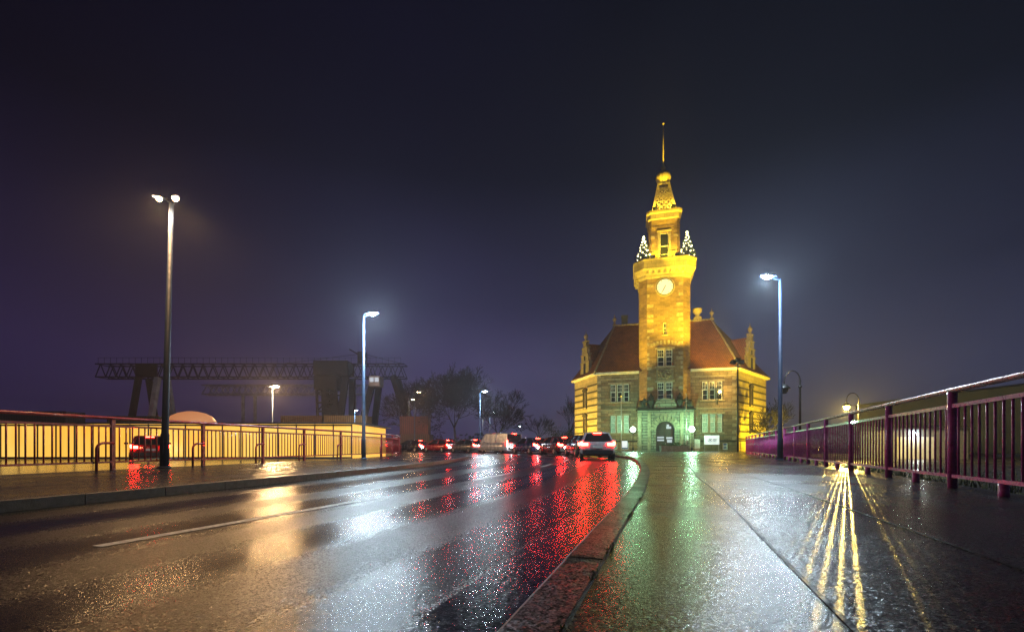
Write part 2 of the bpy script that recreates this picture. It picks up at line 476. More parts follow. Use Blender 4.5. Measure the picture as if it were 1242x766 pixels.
# left footway
Rr = resample([p for p in RL], NR)
Lo = offset(resample([p for p in L if p.x > -37 and p.y > -4], NR), -.16)
struct(strip('footway', offset(Rr, -.25), Lo, .116, M['footway'], 3))
dk = MB(); Q = offset(Rr, -.25)
for a, b in zip(Q, Q[1:]): dk.add([(*a, .116), (*b, .116), (*b, -.2), (*a, -.2)], [(0, 1, 2, 3)])
struct(dk.build('pavement', M['concrete']))
# lane markings
C = resample(offset(K, -3.25), 600)
dl = [0]
for a, b in zip(C, C[1:]): dl.append(dl[-1] + (b - a).length)
i0 = min(range(len(C)), key=lambda i: abs(C[i].y - 3.25))
st = dl[i0]
for k in range(7):
    a, b = st + k * 6.5, st + k * 6.5 + 2.9
    seg = [C[i] for i in range(len(C)) if a <= dl[i] <= b]
    if len(seg) > 1: struct(strip('lane_marking', offset(seg, -.055), offset(seg, .055), .004, M['paint'], 1))
# bank on the right of the bridge
bk = MB(); rb = random.Random(5); nx, ny = 14, 40; vs = []
for j in range(ny + 1):
    y = -4 + j * 1.0
    for i in range(nx + 1):
        t = i / nx; p = rail_at(y) + Vector((.45 + t * 9, -t * 2))
        vs.append((p.x, p.y, -.12 - .35 * t + rb.uniform(-.05, .1)))
bk.add(vs, [(j * (nx + 1) + i, j * (nx + 1) + i + 1, (j + 1) * (nx + 1) + i + 1, (j + 1) * (nx + 1) + i) for j in range(ny) for i in range(nx)], 0, True)
struct(bk.build('grass_bank', M['bank']))
gr = MB()
for _ in range(6000):
    y = rb.uniform(1, 34); t = rb.random() ** 1.5
    p = rail_at(y) + Vector((.5 + t * 7, -t * 1.6)); z = -.1 - .3 * t; h = rb.uniform(.08, .3); a = rb.random() * 6.28; w = .018
    dx, dy = math.cos(a) * w, math.sin(a) * w; lx, ly = rb.uniform(-.1, .1), rb.uniform(-.1, .1)
    gr.add([(p.x - dx, p.y - dy, z), (p.x + dx, p.y + dy, z), (p.x + lx, p.y + ly, z + h)], [(0, 1, 2)])
o = gr.build('grass', M['leaf']); o['kind'] = 'stuff'; o['label'] = 'rough grass on the bank behind the magenta railing'

# ------------------------------------------------------------------ railings
def railing(name, label, P, H, mid, low, post_r, mats, base, zb=.12, braces=False, square=False, space=.13):
    """P: post feet in plan"""
    root = thing(name, label, 'railing', (*P[len(P) // 2], zb))
    org = (*P[len(P) // 2], zb)
    def b3(p, z): return (p.x, p.y, zb + z)
    h = MB(); h.tube([b3(p, H) for p in P], .038, 8); h.build('handrail', mats[1], root, org)
    for k, p in enumerate(P):
        m = MB()
        t = (P[min(k + 1, len(P) - 1)] - P[max(k - 1, 0)]).normalized()
        if square: m.box((p.x, p.y, zb + (H + base) / 2 - .02), (.09, .07, H - base - .04), math.atan2(t.y, t.x))
        else: m.tube([b3(p, base), b3(p, H - .02)], post_r, 10)
        m.build('post', mats[0], root, org)
        if k < len(P) - 1:
            q = P[k + 1]; d = q - p; Ln = d.length; d.normalize(); n = int(Ln / space)
            m = MB()
            a, b = p + d * post_r, q - d * post_r
            m.beam(b3(a, mid), b3(b, mid), .05, .05); m.beam(b3(a, low), b3(b, low), .06, .045)
            for i in range(1, n):
                c = p.lerp(q, i / n); m.tube([b3(c, low + .02), b3(c, mid - .02)], .014 if not square else .017, 8)
            m.build('bar_panel', mats[0], root, org)
            if not square:
                c = p.lerp(q, .5); m = MB(); m.tube([b3(c, base), b3(c, low - .02)], .05, 8); m.build('stub_post', mats[0], root, org)
        if braces:
            s = -t; m = MB(); z1 = H * .52
            pts = [(p.x + s.x * .02, p.y + s.y * .02, zb + z1), (p.x + s.x * .26, p.y + s.y * .26, zb + z1)]
            for a in range(1, 6):
                w = a / 5 * math.pi / 2
                pts.append((p.x + s.x * (.26 + .16 * math.sin(w)), p.y + s.y * (.26 + .16 * math.sin(w)), zb + z1 - .16 * (1 - math.cos(w))))
            pts.append((p.x + s.x * .42, p.y + s.y * .42, zb - .002))
            off = Vector((t.y, -t.x)) * .07
            m.tube([(x + off.x, y + off.y, z) for x, y, z in pts], .03, 7); m.build('brace', mats[0], root, org)
    return root
PR = [rail_at(6.46 + 2.22 * k) for k in range(-4, 15)]
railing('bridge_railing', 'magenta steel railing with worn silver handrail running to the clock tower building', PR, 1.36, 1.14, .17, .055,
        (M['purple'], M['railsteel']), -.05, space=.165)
dlr = [0]
for a, b in zip(RL, RL[1:]): dlr.append(dlr[-1] + (b - a).length)
i0 = min(range(len(RL)), key=lambda i: abs(RL[i].y - 11.4)); s0 = dlr[i0] - 2.5 * 4
PL = []
k = 0
while s0 + 2.5 * k < dlr[-1]:
    if s0 + 2.5 * k >= 0:
        i = min(range(len(RL)), key=lambda i: abs(dlr[i] - s0 - 2.5 * k)); PL.append(RL[i])
    k += 1
railing('bridge_railing', 'dark red steel railing with bent side braces in front of the glowing yellow hall', PL, 1.28, 1.08, .2, .045,
        (M['redpaint'], M['redpaint']), -.04, .116, True, True, .155)

# ------------------------------------------------------------------ harbour office with clock tower
OX, OY, AZ = 19.8, 60, R(-14.5)
B = thing('harbour_office', 'sandstone harbour office with red tiled roof and tall floodlit clock tower', 'building', (OX, OY, 0), AZ)
class Fr:   # a facade frame: u along, d outward
    def __init__(s, o, u):
        s.o = Vector(o); s.u = Vector(u).normalized(); s.n = Vector((s.u.y, -s.u.x))
    def p(s, u, d, z): q = s.o + s.u * u + s.n * d; return (q.x, q.y, z)
    def box(s, mb, u0, u1, d0, d1, z0, z1, mi=0):
        return mb.hexa([s.p(u0, d1, z0), s.p(u1, d1, z0), s.p(u1, d0, z0), s.p(u0, d0, z0), s.p(u0, d1, z1), s.p(u1, d1, z1), s.p(u1, d0, z1), s.p(u0, d0, z1)], mi)
    def wall(s, mb, u0, u1, z0, z1, holes=(), depth=.28, mi=0):
        us = sorted({u0, u1, *[h[0] for h in holes], *[h[1] for h in holes]}); zs = sorted({z0, z1, *[h[2] for h in holes], *[h[3] for h in holes]})
        for a, b in zip(us, us[1:]):
            for c, d in zip(zs, zs[1:]):
                if any(h[0] - 1e-6 <= a and b <= h[1] + 1e-6 and h[2] - 1e-6 <= c and d <= h[3] + 1e-6 for h in holes): continue
                mb.add([s.p(a, 0, c), s.p(b, 0, c), s.p(b, 0, d), s.p(a, 0, d)], [(0, 1, 2, 3)], mi)
        for h in holes:
            a, b, c, d = h[:4]
            for q in (((a, 0, c), (a, 0, d), (a, -depth, d), (a, -depth, c)), ((b, 0, d), (b, 0, c), (b, -depth, c), (b, -depth, d)),
                      ((a, 0, d), (b, 0, d), (b, -depth, d), (a, -depth, d)), ((b, 0, c), (a, 0, c), (a, -depth, c), (b, -depth, c))):
                mb.add([s.p(*t) for t in q], [(0, 1, 2, 3)], mi)
def window(F, h, lights, glass, parent, sill=True, lintel=True, small=True, dep=.2):
    a, b, c, d = h; w = (b - a); pitch = w / lights
    fm = MB(); pn = MB(); t = .075
    for i in range(lights):
        x0 = a + i * pitch + (.1 if lights > 1 else .02); x1 = a + (i + 1) * pitch - (.1 if lights > 1 else .02); zt = c + (d - c) * .56
        F.box(fm, x0, x0 + t, -dep, -dep + .09, c, d); F.box(fm, x1 - t, x1, -dep, -dep + .09, c, d)
        F.box(fm, x0 + t, x1 - t, -dep, -dep + .09, c, c + t); F.box(fm, x0 + t, x1 - t, -dep, -dep + .09, d - t, d)
        F.box(fm, x0 + t, x1 - t, -dep + .002, -dep + .1, zt - .05, zt + .05)
        if small:
            for k in (1, 2): xx = x0 + t + (x1 - x0 - 2 * t) * k / 3; F.box(fm, xx - .018, xx + .018, -dep + .004, -dep + .05, zt + .05, d - t)
            zz = (zt + d) / 2; F.box(fm, x0 + t, x1 - t, -dep + .006, -dep + .045, zz - .018, zz + .018)
        zz = (zt + c) / 2; F.box(fm, x0 + t, x1 - t, -dep + .006, -dep + .045, zz - .02, zz + .02)
        pn.add([F.p(x0, -dep + .025, c), F.p(x1, -dep + .025, c), F.p(x1, -dep + .025, d), F.p(x0, -dep + .025, d)], [(0, 1, 2, 3)])
    win = fm.build('window', M['white'], parent); pn.build('pane', glass, win)
    tm = MB()
    if lights > 1:
        for i in range(1, lights): x = a + i * pitch; F.box(tm, x - .1, x + .1, -dep - .02, .015, c, d)
    tm2 = 0
    if sill: F.box(tm, a - .18, b + .18, -.1, .14, c - .16, c); tm2 = 1
    if lintel: F.box(tm, a - .2, b + .2, -.02, .09, d, d + .26); tm2 = 1
    if tm2 or lights > 1: tm.build('stone_surround', M['trim'], win)
    return win
EZ = 10.4
FF = Fr((0, 0), (1, 0))
cR = math.cos(R(60)); sR = math.sin(R(60))
LRt, LLt = 12.0, 7.6
FRt = Fr((8.6, 0), (cR, sR)); FLt = Fr((-8.6 - LLt * cR, LLt * sR), (cR, -sR))
w = MB()
HL = [(-6.93, -4.37, 2.5, 4.8), (-6.93, -4.37, 6.6, 8.95), (-6.9, -5.95, .3, 1.15), (-5.45, -4.5, .3, 1.15)]
HR = [(4.5, 7.06, 2.5, 4.8), (4.5, 7.06, 6.6, 8.95), (7.0, 7.6, .3, 1.15)]
FF.wall(w, -8.6, -3.0, -.1, EZ, HL)
w.build('wall', M['stone'], B)
w = MB(); FF.wall(w, 3.0, 8.6, -.1, EZ, HR)
w.build('wall', M['stone'], B)
w = MB()
HS = lambda c: [(c - .28, c + .28, 2.6, 4.7), (c - .28, c + .28, 6.2, 8.3)]
FRt.wall(w, 0, LRt, -.1, EZ, HS(5.4))
w.build('wall', M['ashlar'], B)
w = MB(); FLt.wall(w, 0, LLt, -.1, EZ, HS(3.8))
# rear walls
pr = FRt.p(LRt, 0, 0); plf = FLt.p(0, 0, 0)
for a, b in (((pr[0], pr[1]), (9, 21)), ((9, 21), (-9, 21)), ((-9, 21), (plf[0], plf[1]))):
    F = Fr(a, Vector(b) - Vector(a)); F.wall(w, 0, (Vector(b) - Vector(a)).length, -.1, EZ)
w.build('wall', M['ashlar'], B)
for h in HL[:2] + HR[:2]:
    window(FF, h, 3, M['curtain'] if h[2] < 5 else M['glass'], B)
for h in HL[2:] + HR[2:]:
    wi = window(FF, h, 1, M['bluesign'], B, False, False, False)
for F, c in ((FRt, 5.4), (FLt, 3.8)):
    for h in HS(c): window(F, h, 1, M['glass'], B, True, False, False)
# shadow lines painted as dark near-flush courses on the two side faces, broken at the windows, and stone surrounds with crowning ornament
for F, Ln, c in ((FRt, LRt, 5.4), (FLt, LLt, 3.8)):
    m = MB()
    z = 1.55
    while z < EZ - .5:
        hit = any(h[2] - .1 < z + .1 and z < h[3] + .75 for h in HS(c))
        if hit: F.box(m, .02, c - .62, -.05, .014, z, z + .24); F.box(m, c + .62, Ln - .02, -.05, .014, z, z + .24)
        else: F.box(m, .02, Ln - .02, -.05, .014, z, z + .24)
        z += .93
    m.build('shadow_course', M['band'], B)
    for h in HS(c):
        m = MB()
        F.box(m, c - .6, c - .3, -.05, .14, h[2] - .2, h[3] + .2); F.box(m, c + .3, c + .6, -.05, .14, h[2] - .2, h[3] + .2)
        F.box(m, c - .3, c + .3, -.05, .12, h[3] + .02, h[3] + .22)
        for k in range(-3, 4): F.box(m, c + k * .22 - .1, c + k * .22 + .1, -.04, .2, h[3] + .24, h[3] + .75 - abs(k) * .09)
        m.build('window_surround', M['band'], B)
# plinth, string courses, cornice
m = MB()
for F, a, b in ((FF, -8.6, -3.3), (FF, 3.3, 8.6), (FRt, 0, LRt), (FLt, 0, LLt)):
    F.box(m, a + (.0 if F is FF else .1), b - (0 if F is FF else .1), -.05, .11, 1.32, 1.5)
m.build('string_course', M['band'], B)
m = MB()
for F, a, b in ((FF, -8.6, -3.3), (FF, 3.3, 8.6)): F.box(m, a, b, -.02, .07, 5.45, 5.62); F.box(m, a, b, -.02, .06, 9.55, 9.7)
for a, b, z in ((-8.6, -8.1, 1.5), (8.1, 8.6, 1.5)):
    zz = z
    k = 0
    while zz < 10: FF.box(m, a - (.0), b, -.02, .05, zz, zz + .4); zz += .84
m.build('string_course', M['trim'], B)
m = MB()
FF.box(m, -8.75, -3.18, -.1, .42, EZ - .12, EZ + .16); FF.box(m, 3.18, 8.75, -.1, .42, EZ - .12, EZ + .16)
FRt.box(m, .28, LRt + .4, -.1, .42, EZ - .12, EZ + .155); FLt.box(m, -.4, LLt - .28, -.1, .42, EZ - .12, EZ + .155)
m.build('cornice', M['cornice'], B)
# main roof
ez = EZ + .15; RZ = 18.0
fl, fr = (-8.9, -.45, ez), (8.9, -.45, ez); mr = FRt.p(LRt + .3, .45, ez); ml = FLt.p(-.3, .45, ez)
Ar, Br = (-6.5, 5, RZ), (6.5, 5, RZ); Cr, Dr = (6.5, 14, RZ), (-6.5, 14, RZ); bl, brr = (-9, 21.3, ez), (9, 21.3, ez)
m = MB()
def tri(*P): m.add(P, [tuple(range(len(P)))])
tri(fl, fr, Br, Ar); tri(fr, mr, Br); tri(mr, Cr, Br); tri(fl, Ar, ml); tri(ml, Ar, Dr); tri(mr, brr, Cr); tri(ml, Dr, bl); tri(brr, bl, Dr, Cr); tri(Ar, Br, Cr, Dr)
roof = m.build('roof', M['tiles'], B)
m = MB()
for P, Q in ((fr, Br), (fl, Ar), (Ar, Br)):
    P, Q = Vector(P), Vector(Q); n = int((Q - P).length / .42)
    for i in range(n):
        a = P.lerp(Q, i / n); b = P.lerp(Q, (i + .93) / n); zz = Vector((0, 0, .07))
        m.tube([a + zz, b + zz * 1.25], [.12, .145], 7)
m.build('ridge_tile', M['ridge'], roof)
for P in (Ar, Br):
    m = MB(); m.lathe([(.28, 0), (.3, .2), (.12, .35), (.16, .7), (.3, .85), (.28, 1.05), (.1, 1.2), (.05, 1.6)], (P[0], P[1], RZ), 10)
    m.build('finial', M['ridge'], roof)
m = MB(); m.box((-5.1, 5.6, 18.5), (.85, .85, 1.7)); m.box((-5.1, 5.6, 19.42), (1.0, 1.0, .16)); m.build('chimney', M['darkroof'], roof)
m = MB(); m.box((4.7, 5.4, 18.2), (1.0, 1.0, .7)); m.lathe([(.42, 0), (.3, .25), (.36, .5), (.62, .7), (.6, 1.0), (.66, 1.05), (.66, 1.2)], (4.7, 5.4, 18.54), 12)
m.build('chimney', M['trim'], roof)
# stepped gables on the side faces
for F, c, sgn in ((FRt, 5.4, 1), (FLt, 3.8, -1)):
    m = MB()
    for wd, z0, z1 in ((1.35, EZ + .1, 12.6), (1.15, 12.6, 13.7), (.85, 13.7, 14.7), (.5, 14.7, 15.6)):
        F.box(m, c - wd, c + wd, -.35, .12, z0, z1)
    for wd, z in ((1.5, 12.55), (1.3, 13.65), (1.0, 14.65), (.65, 15.55)): F.box(m, c - wd, c + wd, -.4, .2, z, z + .14)
    gb = m.build('gable', M['relief'], B)
    m = MB(); F.box(m, c - .35, c + .35, .1, .14, 11, 12.5); F.box(m, c - .22, c + .22, .1, .14, 12.9, 13.5); m.build('pane', M['glass'], gb)
    m = MB()
    for du, z in ((0, 15.69), (-1.28, 12.69), (1.28, 12.69), (-1.0, 13.79), (1.0, 13.79)):
        k = 1 if du == 0 else .6; q = F.p(c + du, -.1, z)
        m.lathe([(.24 * k, 0), (.12 * k, .2 * k), (.3 * k, .55 * k), (.28 * k, .8 * k), (.08 * k, 1.05 * k), (.03, 1.5 * k)], q, 9)
    m.build('finial', M['ridge'], gb)
    m = MB()    # saddle roof behind the gable
    q = [F.p(c - 1.3, -.3, 12.4), F.p(c + 1.3, -.3, 12.4), F.p(c + 1.3, -6.3, 12.4), F.p(c - 1.3, -6.3, 12.4), F.p(c, -.3, 15.3), F.p(c, -6.3, 15.3)]
    m.add(q, [(0, 4, 5, 3), (1, 2, 5, 4), (0, 1, 4), (3, 5, 2)])
    for s in (-1, 1):
        a = [F.p(c + s * 1.28, -.3, EZ), F.p(c + s * 1.28, -6, EZ), F.p(c + s * 1.28, -6, 12.45), F.p(c + s * 1.28, -.3, 12.45)]
        m.add(a, [(0, 1, 2, 3)])
    m.build('gable_roof', M['tiles'], gb)
# tower shaft: chamfered square
TF = -1.0; TH = 3.15; CH = .95; TC = TF + TH
FT = Fr((0, TF), (1, 0))
hT = [(-1.0, 1.0, 6.7, 8.9), (-1.0, 1.0, 10.95, 13.1), (-.2, .2, 15.0, 16.5)]
m = MB()
FT.wall(m, -TH + CH, TH - CH, -.1, 22.6, hT, .3)
def octo(h, ch, z, cy=TC): return [(-h + ch, cy - h, z), (h - ch, cy - h, z), (h, cy - h + ch, z), (h, cy + h - ch, z), (h - ch, cy + h, z), (-h + ch, cy + h, z), (-h, cy + h - ch, z), (-h, cy - h + ch, z)]
o0, o1 = octo(TH, CH, -.1), octo(TH, CH, 22.6)
for k in range(1, 8): a, b = k, (k + 1) % 8; m.add([o0[a], o0[b], o1[b], o1[a]], [(0, 1, 2, 3)])
tw = m.build('tower_shaft', M['brickstone'], B)
for h in hT[:2]: window(FT, h, 2, M['glass'], B, True, True, True)
window(FT, hT[2], 1, M['glass'], B, True, False, False)
m = MB(); FT.box(m, -1.05, 1.05, -.05, .07, 9.22, 10.72)
for i in range(26):
    u, z = random.uniform(-.85, .85), random.uniform(9.4, 10.5); r = random.uniform(.1, .22)
    m.ball(FT.p(u, .07, z), r, 7)
m.build('relief_panel', M['relief'], B)
m = MB()    # voussoirs over the upper window, quoins
for k in range(-4, 5):
    a = k * .22; u, z = math.sin(a) * 2.1, 13.0 + math.cos(a) * 1.05
    FT.box(m, u - .14, u + .14, -.02, .07, z - .3 + .02 * abs(k), z + .22)
zz = 1
while zz < 22:
    for s in (-1, 1):
        Lq = random.choice((.3, .55, .8)); e = TH - CH
        a, b = sorted((s * e * .998, s * (e - Lq)))
        FT.box(m, a, b, -.02, .045, zz, zz + .38)
    zz += random.choice((.6, .85, 1.3))
m.build('quoin', M['trim'], tw)
# clock
m = MB(); cz = 21.05
def disc(mb, u, z, r, d0, d1, n=32, mi=0):
    P0 = [FT.p(u + r * math.cos(2 * math.pi * k / n), d0, z + r * math.sin(2 * math.pi * k / n)) for k in range(n)]
    P1 = [FT.p(u + r * math.cos(2 * math.pi * k / n), d1, z + r * math.sin(2 * math.pi * k / n)) for k in range(n)]
    mb.rings([P0, P1], mi)
disc(m, 0, cz, 1.22, -.05, .1); disc(m, 0, cz, 1.06, .1, .13, mi=1); disc(m, 0, cz, .98, .13, .14, mi=2)
for k in range(12):
    a = k * math.pi / 6; p0 = FT.p(math.sin(a) * .78, .145, cz + math.cos(a) * .78); p1 = FT.p(math.sin(a) * .93, .145, cz + math.cos(a) * .93)
    m.beam(p0, p1, .02, .05, 1)
ck = m.build('clock', [M['trim'], M['black'], M['clockface']], B)
for a, l, wd in ((R(208), .78, .07), (R(197), .52, .1)):
    m = MB(); m.beam(FT.p(-math.sin(a) * .2, .165 if l > .6 else .175, cz - math.cos(a) * .2), FT.p(math.sin(a) * l, .165 if l > .6 else .175, cz + math.cos(a) * l), .012, wd)
    m.build('clock_hand', M['black'], ck)
# gallery
m = MB()
prof = [(TH, CH, 22.2), (TH + .12, CH, 22.5), (TH + .15, CH, 22.75), (TH + .6, CH + .25, 23.3), (TH + .66, CH + .25, 23.4), (TH + .66, CH + .25, 24.42), (TH + .76, CH + .3, 24.46), (TH + .76, CH + .3, 24.6), (TH - .3, CH, 24.6)]
m.rings([octo(h, c, z) for h, c, z in prof])
m.build('gallery', M['ashlar'], B)
m = MB()
for k in range(-3, 4):
    FT.box(m, k * .72 - .13, k * .72 + .13, -.1, .5, 22.75, 23.3)
for s in (-1, 1):
    for k in range(-2, 3):
        m.box((s * (TH + .22), TC + k * .8, 23.0), (.5, .26, .6))
m.build('corbel', M['trim'], B)
m = MB()
P = octo(TH + .6, CH + .2, 24.6)
for k in range(8):
    a, b = Vector(P[k]), Vector(P[(k + 1) % 8]); n = max(3, int((b - a).length / .28))
    m.beam(a + Vector((0, 0, .85)), b + Vector((0, 0, .85)), .05, .05)
    for i in range(n): c = a.lerp(b, i / n); m.beam(c, c + Vector((0, 0, .85)), .03, .03)
m.build('balustrade', M['black'], B)
# belvedere
bh = 1.95
m = MB(); FB = Fr((0, TC - bh), (1, 0)); hB = [(-.55, .55, 24.7, 28.5)]
FB.wall(m, -bh + .35, bh - .35, 24.5, 30.6, hB, .35)
q0, q1 = octo(bh, .35, 24.5), octo(bh, .35, 30.6)
for k in range(1, 8): a, b = k, (k + 1) % 8; m.add([q0[a], q0[b], q1[b], q1[a]], [(0, 1, 2, 3)])
m.build('belvedere', M['brickstone'], B)
window(FB, hB[0], 1, M['glass'], B, False, False, False)
m = MB(); FB.box(m, -.9, .9, -.02, .14, 28.6, 28.85); FB.box(m, -.8, -.56, -.02, .1, 24.65, 28.6); FB.box(m, .56, .8, -.02, .1, 24.65, 28.6)
for s in (-1, 1): FB.box(m, s * 1.5 - .3, s * 1.5 + .3, -.02, .16, 24.65, 25.7); FB.box(m, s * 1.45 - .25, s * 1.45 + .25, -.02, .09, 27.9, 28.2)
m.rings([octo(h, c, z) for h, c, z in ((bh, .35, 30.3), (bh + .1, .35, 30.45), (bh + .1, .35, 31.0), (bh + .28, .4, 31.2), (bh + .28, .4, 31.5), (1.4, .3, 31.55))])
m.build('belvedere_cornice', M['ashlar'], B)
# lattice spire
m = MB(); z0, z1 = 31.6, 35.7; r0, r1 = 1.42, .62
def sp(k, t): r = r0 + (r1 - r0) * t; c = [(-1, -1), (1, -1), (1, 1), (-1, 1)][k % 4]; return Vector((c[0] * r, TC + c[1] * r, z0 + (z1 - z0) * t))
for k in range(4):
    m.beam(sp(k, 0), sp(k, 1), .3, .3)
    for t in (0.02, .2, .36, .5, .62, .74, .84, .98): m.beam(sp(k, t), sp(k + 1, t), .1, .1 if 0.1 < t < .9 else .24)
    ts = (.03, .2, .36, .5, .62, .74, .84)
    for a, b in zip(ts, ts[1:]):
        for j in range(4):
            p = sp(k, a).lerp(sp(k + 1, a), j / 4); q = sp(k, a).lerp(sp(k + 1, a), (j + 1) / 4); r = sp(k, b).lerp(sp(k + 1, b), (j + .5) / 4)
            m.beam(p, r, .13, .13); m.beam(q, r, .13, .13)
m.build('lattice_spire', M['lattice'], B)
m = MB(); m.box((0, TC, 35.8), (1.3, 1.3, .22))
m.lathe([(.5, 0), (.75, .22), (.93, .6), (.95, .95), (.8, 1.35), (.45, 1.7), (.2, 1.85), (.26, 2.05), (.3, 2.2), (.15, 2.4), (.12, 2.7)], (0, TC, 35.9), 48, lobes=12, lob=.05)
m.build('onion_finial', M['lattice'], B)
m = MB(); m.tube([(0, TC, 38.4), (0, TC, 41.5), (0, TC, 44.1)], [.1, .075, .05], 7); m.ball((0, TC, 44.05), .14); m.build('mast', M['lattice'], B)
# entrance portal with arch
PF = Fr((0, -1.75), (1, 0)); PZ = 5.25
m = MB(); ar, spring = 1.12, 2.75
n = 14; ang = [math.pi * i / n for i in range(n + 1)]
arc = [(ar * math.cos(a), spring + ar * math.sin(a)) for a in ang]
for (x0, za), (x1, zb) in zip(arc, arc[1:]):
    m.add([PF.p(x1, 0, zb), PF.p(x0, 0, za), PF.p(x0, 0, PZ), PF.p(x1, 0, PZ)], [(0, 1, 2, 3)])
    m.add([PF.p(x0, 0, za), PF.p(x1, 0, zb), PF.p(x1, -.7, zb), PF.p(x0, -.7, za)], [(0, 1, 2, 3)])
for s in (-1, 1):
    a, b = sorted((s * ar, s * 3.4))
    m.add([PF.p(a, 0, -.1), PF.p(b, 0, -.1), PF.p(b, 0, PZ), PF.p(a, 0, PZ)], [(0, 1, 2, 3)])
    m.add([PF.p(s * ar, 0, -.1), PF.p(s * ar, 0, spring), PF.p(s * ar, -.7, spring), PF.p(s * ar, -.7, -.1)], [(0, 1, 2, 3)])
    m.add([PF.p(s * 3.4, 0, -.1), PF.p(s * 3.4, 0, PZ), PF.p(s * 3.4, -1.9, PZ), PF.p(s * 3.4, -1.9, -.1)], [(0, 1, 2, 3)])
port = m.build('portal', M['portal'], B)
m = MB()
for k in range(11):
    a = math.pi * (k + .5) / 11; ci, si = math.cos(a), math.sin(a); r_0, r_1 = ar + .02, ar + .72 + (.1 if k == 5 else 0); hw = .115
    m.hexa([PF.p(ci * r_0 + si * hw, .08, spring + si * r_0 - ci * hw), PF.p(ci * r_0 - si * hw, .08, spring + si * r_0 + ci * hw), PF.p(ci * r_0 - si * hw, -.05, spring + si * r_0 + ci * hw), PF.p(ci * r_0 + si * hw, -.05, spring + si * r_0 - ci * hw),
            PF.p(ci * r_1 + si * hw * 1.6, .08, spring + si * r_1 - ci * hw * 1.6), PF.p(ci * r_1 - si * hw * 1.6, .08, spring + si * r_1 + ci * hw * 1.6), PF.p(ci * r_1 - si * hw * 1.6, -.05, spring + si * r_1 + ci * hw * 1.6), PF.p(ci * r_1 + si * hw * 1.6, -.05, spring + si * r_1 - ci * hw * 1.6)])
for s in (-1, 1):
    for u in (1.95, 3.1): PF.box(m, s * u - .2, s * u + .2, -.02, .14, -.1, PZ - .25)
PF.box(m, -1.2, 1.2, -.02, .04, PZ - .62, PZ - .42)
m.build('voussoir', M['trim'], port)
m = MB(); PF.box(m, -3.6, 3.6, -.9, .3, PZ, PZ + .18); PF.box(m, -3.45, 3.45, -.9, .18, PZ + .18, PZ + .3); m.build('portal_cornice', M['band'], port)
m = MB(); pz = PZ + .3   # curved pediment between the two carved figures
P0 = [PF.p(1.35 * math.cos(math.pi * k / 12), -.7, pz + 1.25 * math.sin(math.pi * k / 12) ** .8) for k in range(13)]
P1 = [PF.p(1.35 * math.cos(math.pi * k / 12), .05, pz + 1.25 * math.sin(math.pi * k / 12) ** .8) for k in range(13)]
m.rings([P0, P1]); PF.box(m, -1.0, 1.0, .05, .1, pz + .1, pz + .65)
m.build('pediment', M['portal'], port)
for s in (-1, 1):   # seated lions at the ends of the cornice and urns beside the pediment
    m = MB(); u = s * 2.75
    PF.box(m, u - .6, u + .6, -.5, .1, pz, pz + .16)
    m.lathe([(.42, 0), (.48, .25), (.4, .6), (.26, .85)], PF.p(u + s * .15, -.2, pz + .16), 10)
    m.ball(PF.p(u - s * .2, -.05, pz + .95), .3, 10); m.ball(PF.p(u - s * .44, .0, pz + .86), .15, 8)
    for dd in (-.15, .15): m.tube([PF.p(u - s * .3, dd - .1, pz + .75), PF.p(u - s * .38, dd - .1, pz + .18)], [.13, .1], 7); m.ball(PF.p(u - s * .15, dd - .1, pz + 1.25), .09, 6)
    m.build('lion_sculpture', M['band'], port)
    m = MB(); u = s * 1.75
    m.lathe([(.3, 0), (.16, .2), (.2, .4), (.42, .8), (.46, 1.0), (.3, 1.1), (.36, 1.35), (.2, 1.6), (.05, 1.9)], PF.p(u, -.15, pz), 10, lobes=5, lob=.08)
    m.build('urn', M['band'], port)
# door
m = MB(); DF = Fr((0, -1.75 + .6), (1, 0))
DF.box(m, -ar, ar, -.05, 0, -.05, spring)
P0 = [DF.p(x, 0, z) for x, z in arc]; m.add(P0, [tuple(range(len(P0)))])
for x in (-1.08, -.03, .98): DF.box(m, x, x + .1, 0, .07, .1, spring)
DF.box(m, -ar, ar, .002, .09, spring - .1, spring + .05)
dr = m.build('door', M['door'], B)
m = MB()
for x0, x1, z0, z1 in ((-.95, -.12, 1.75, 1.95), (-.95, -.12, 1.4, 1.6), (.15, .9, 1.65, 1.9), (.25, .85, 1.2, 1.55), (.15, .75, 2.95, 3.25), (.2, .5, 3.25, 3.5)):
    DF.box(m, x0, x1, .0, .02, z0, z1)
m.build('pane', M['doorlit'], dr)
m = MB(); DF.box(m, .02, .08, .07, .14, .95, 1.15); m.build('handle', M['galv'], dr)
m = MB(); PF.box(m, 2.35, 2.75, .0, .03, 1.4, 2.1); m.build('notice', M['white'], port)

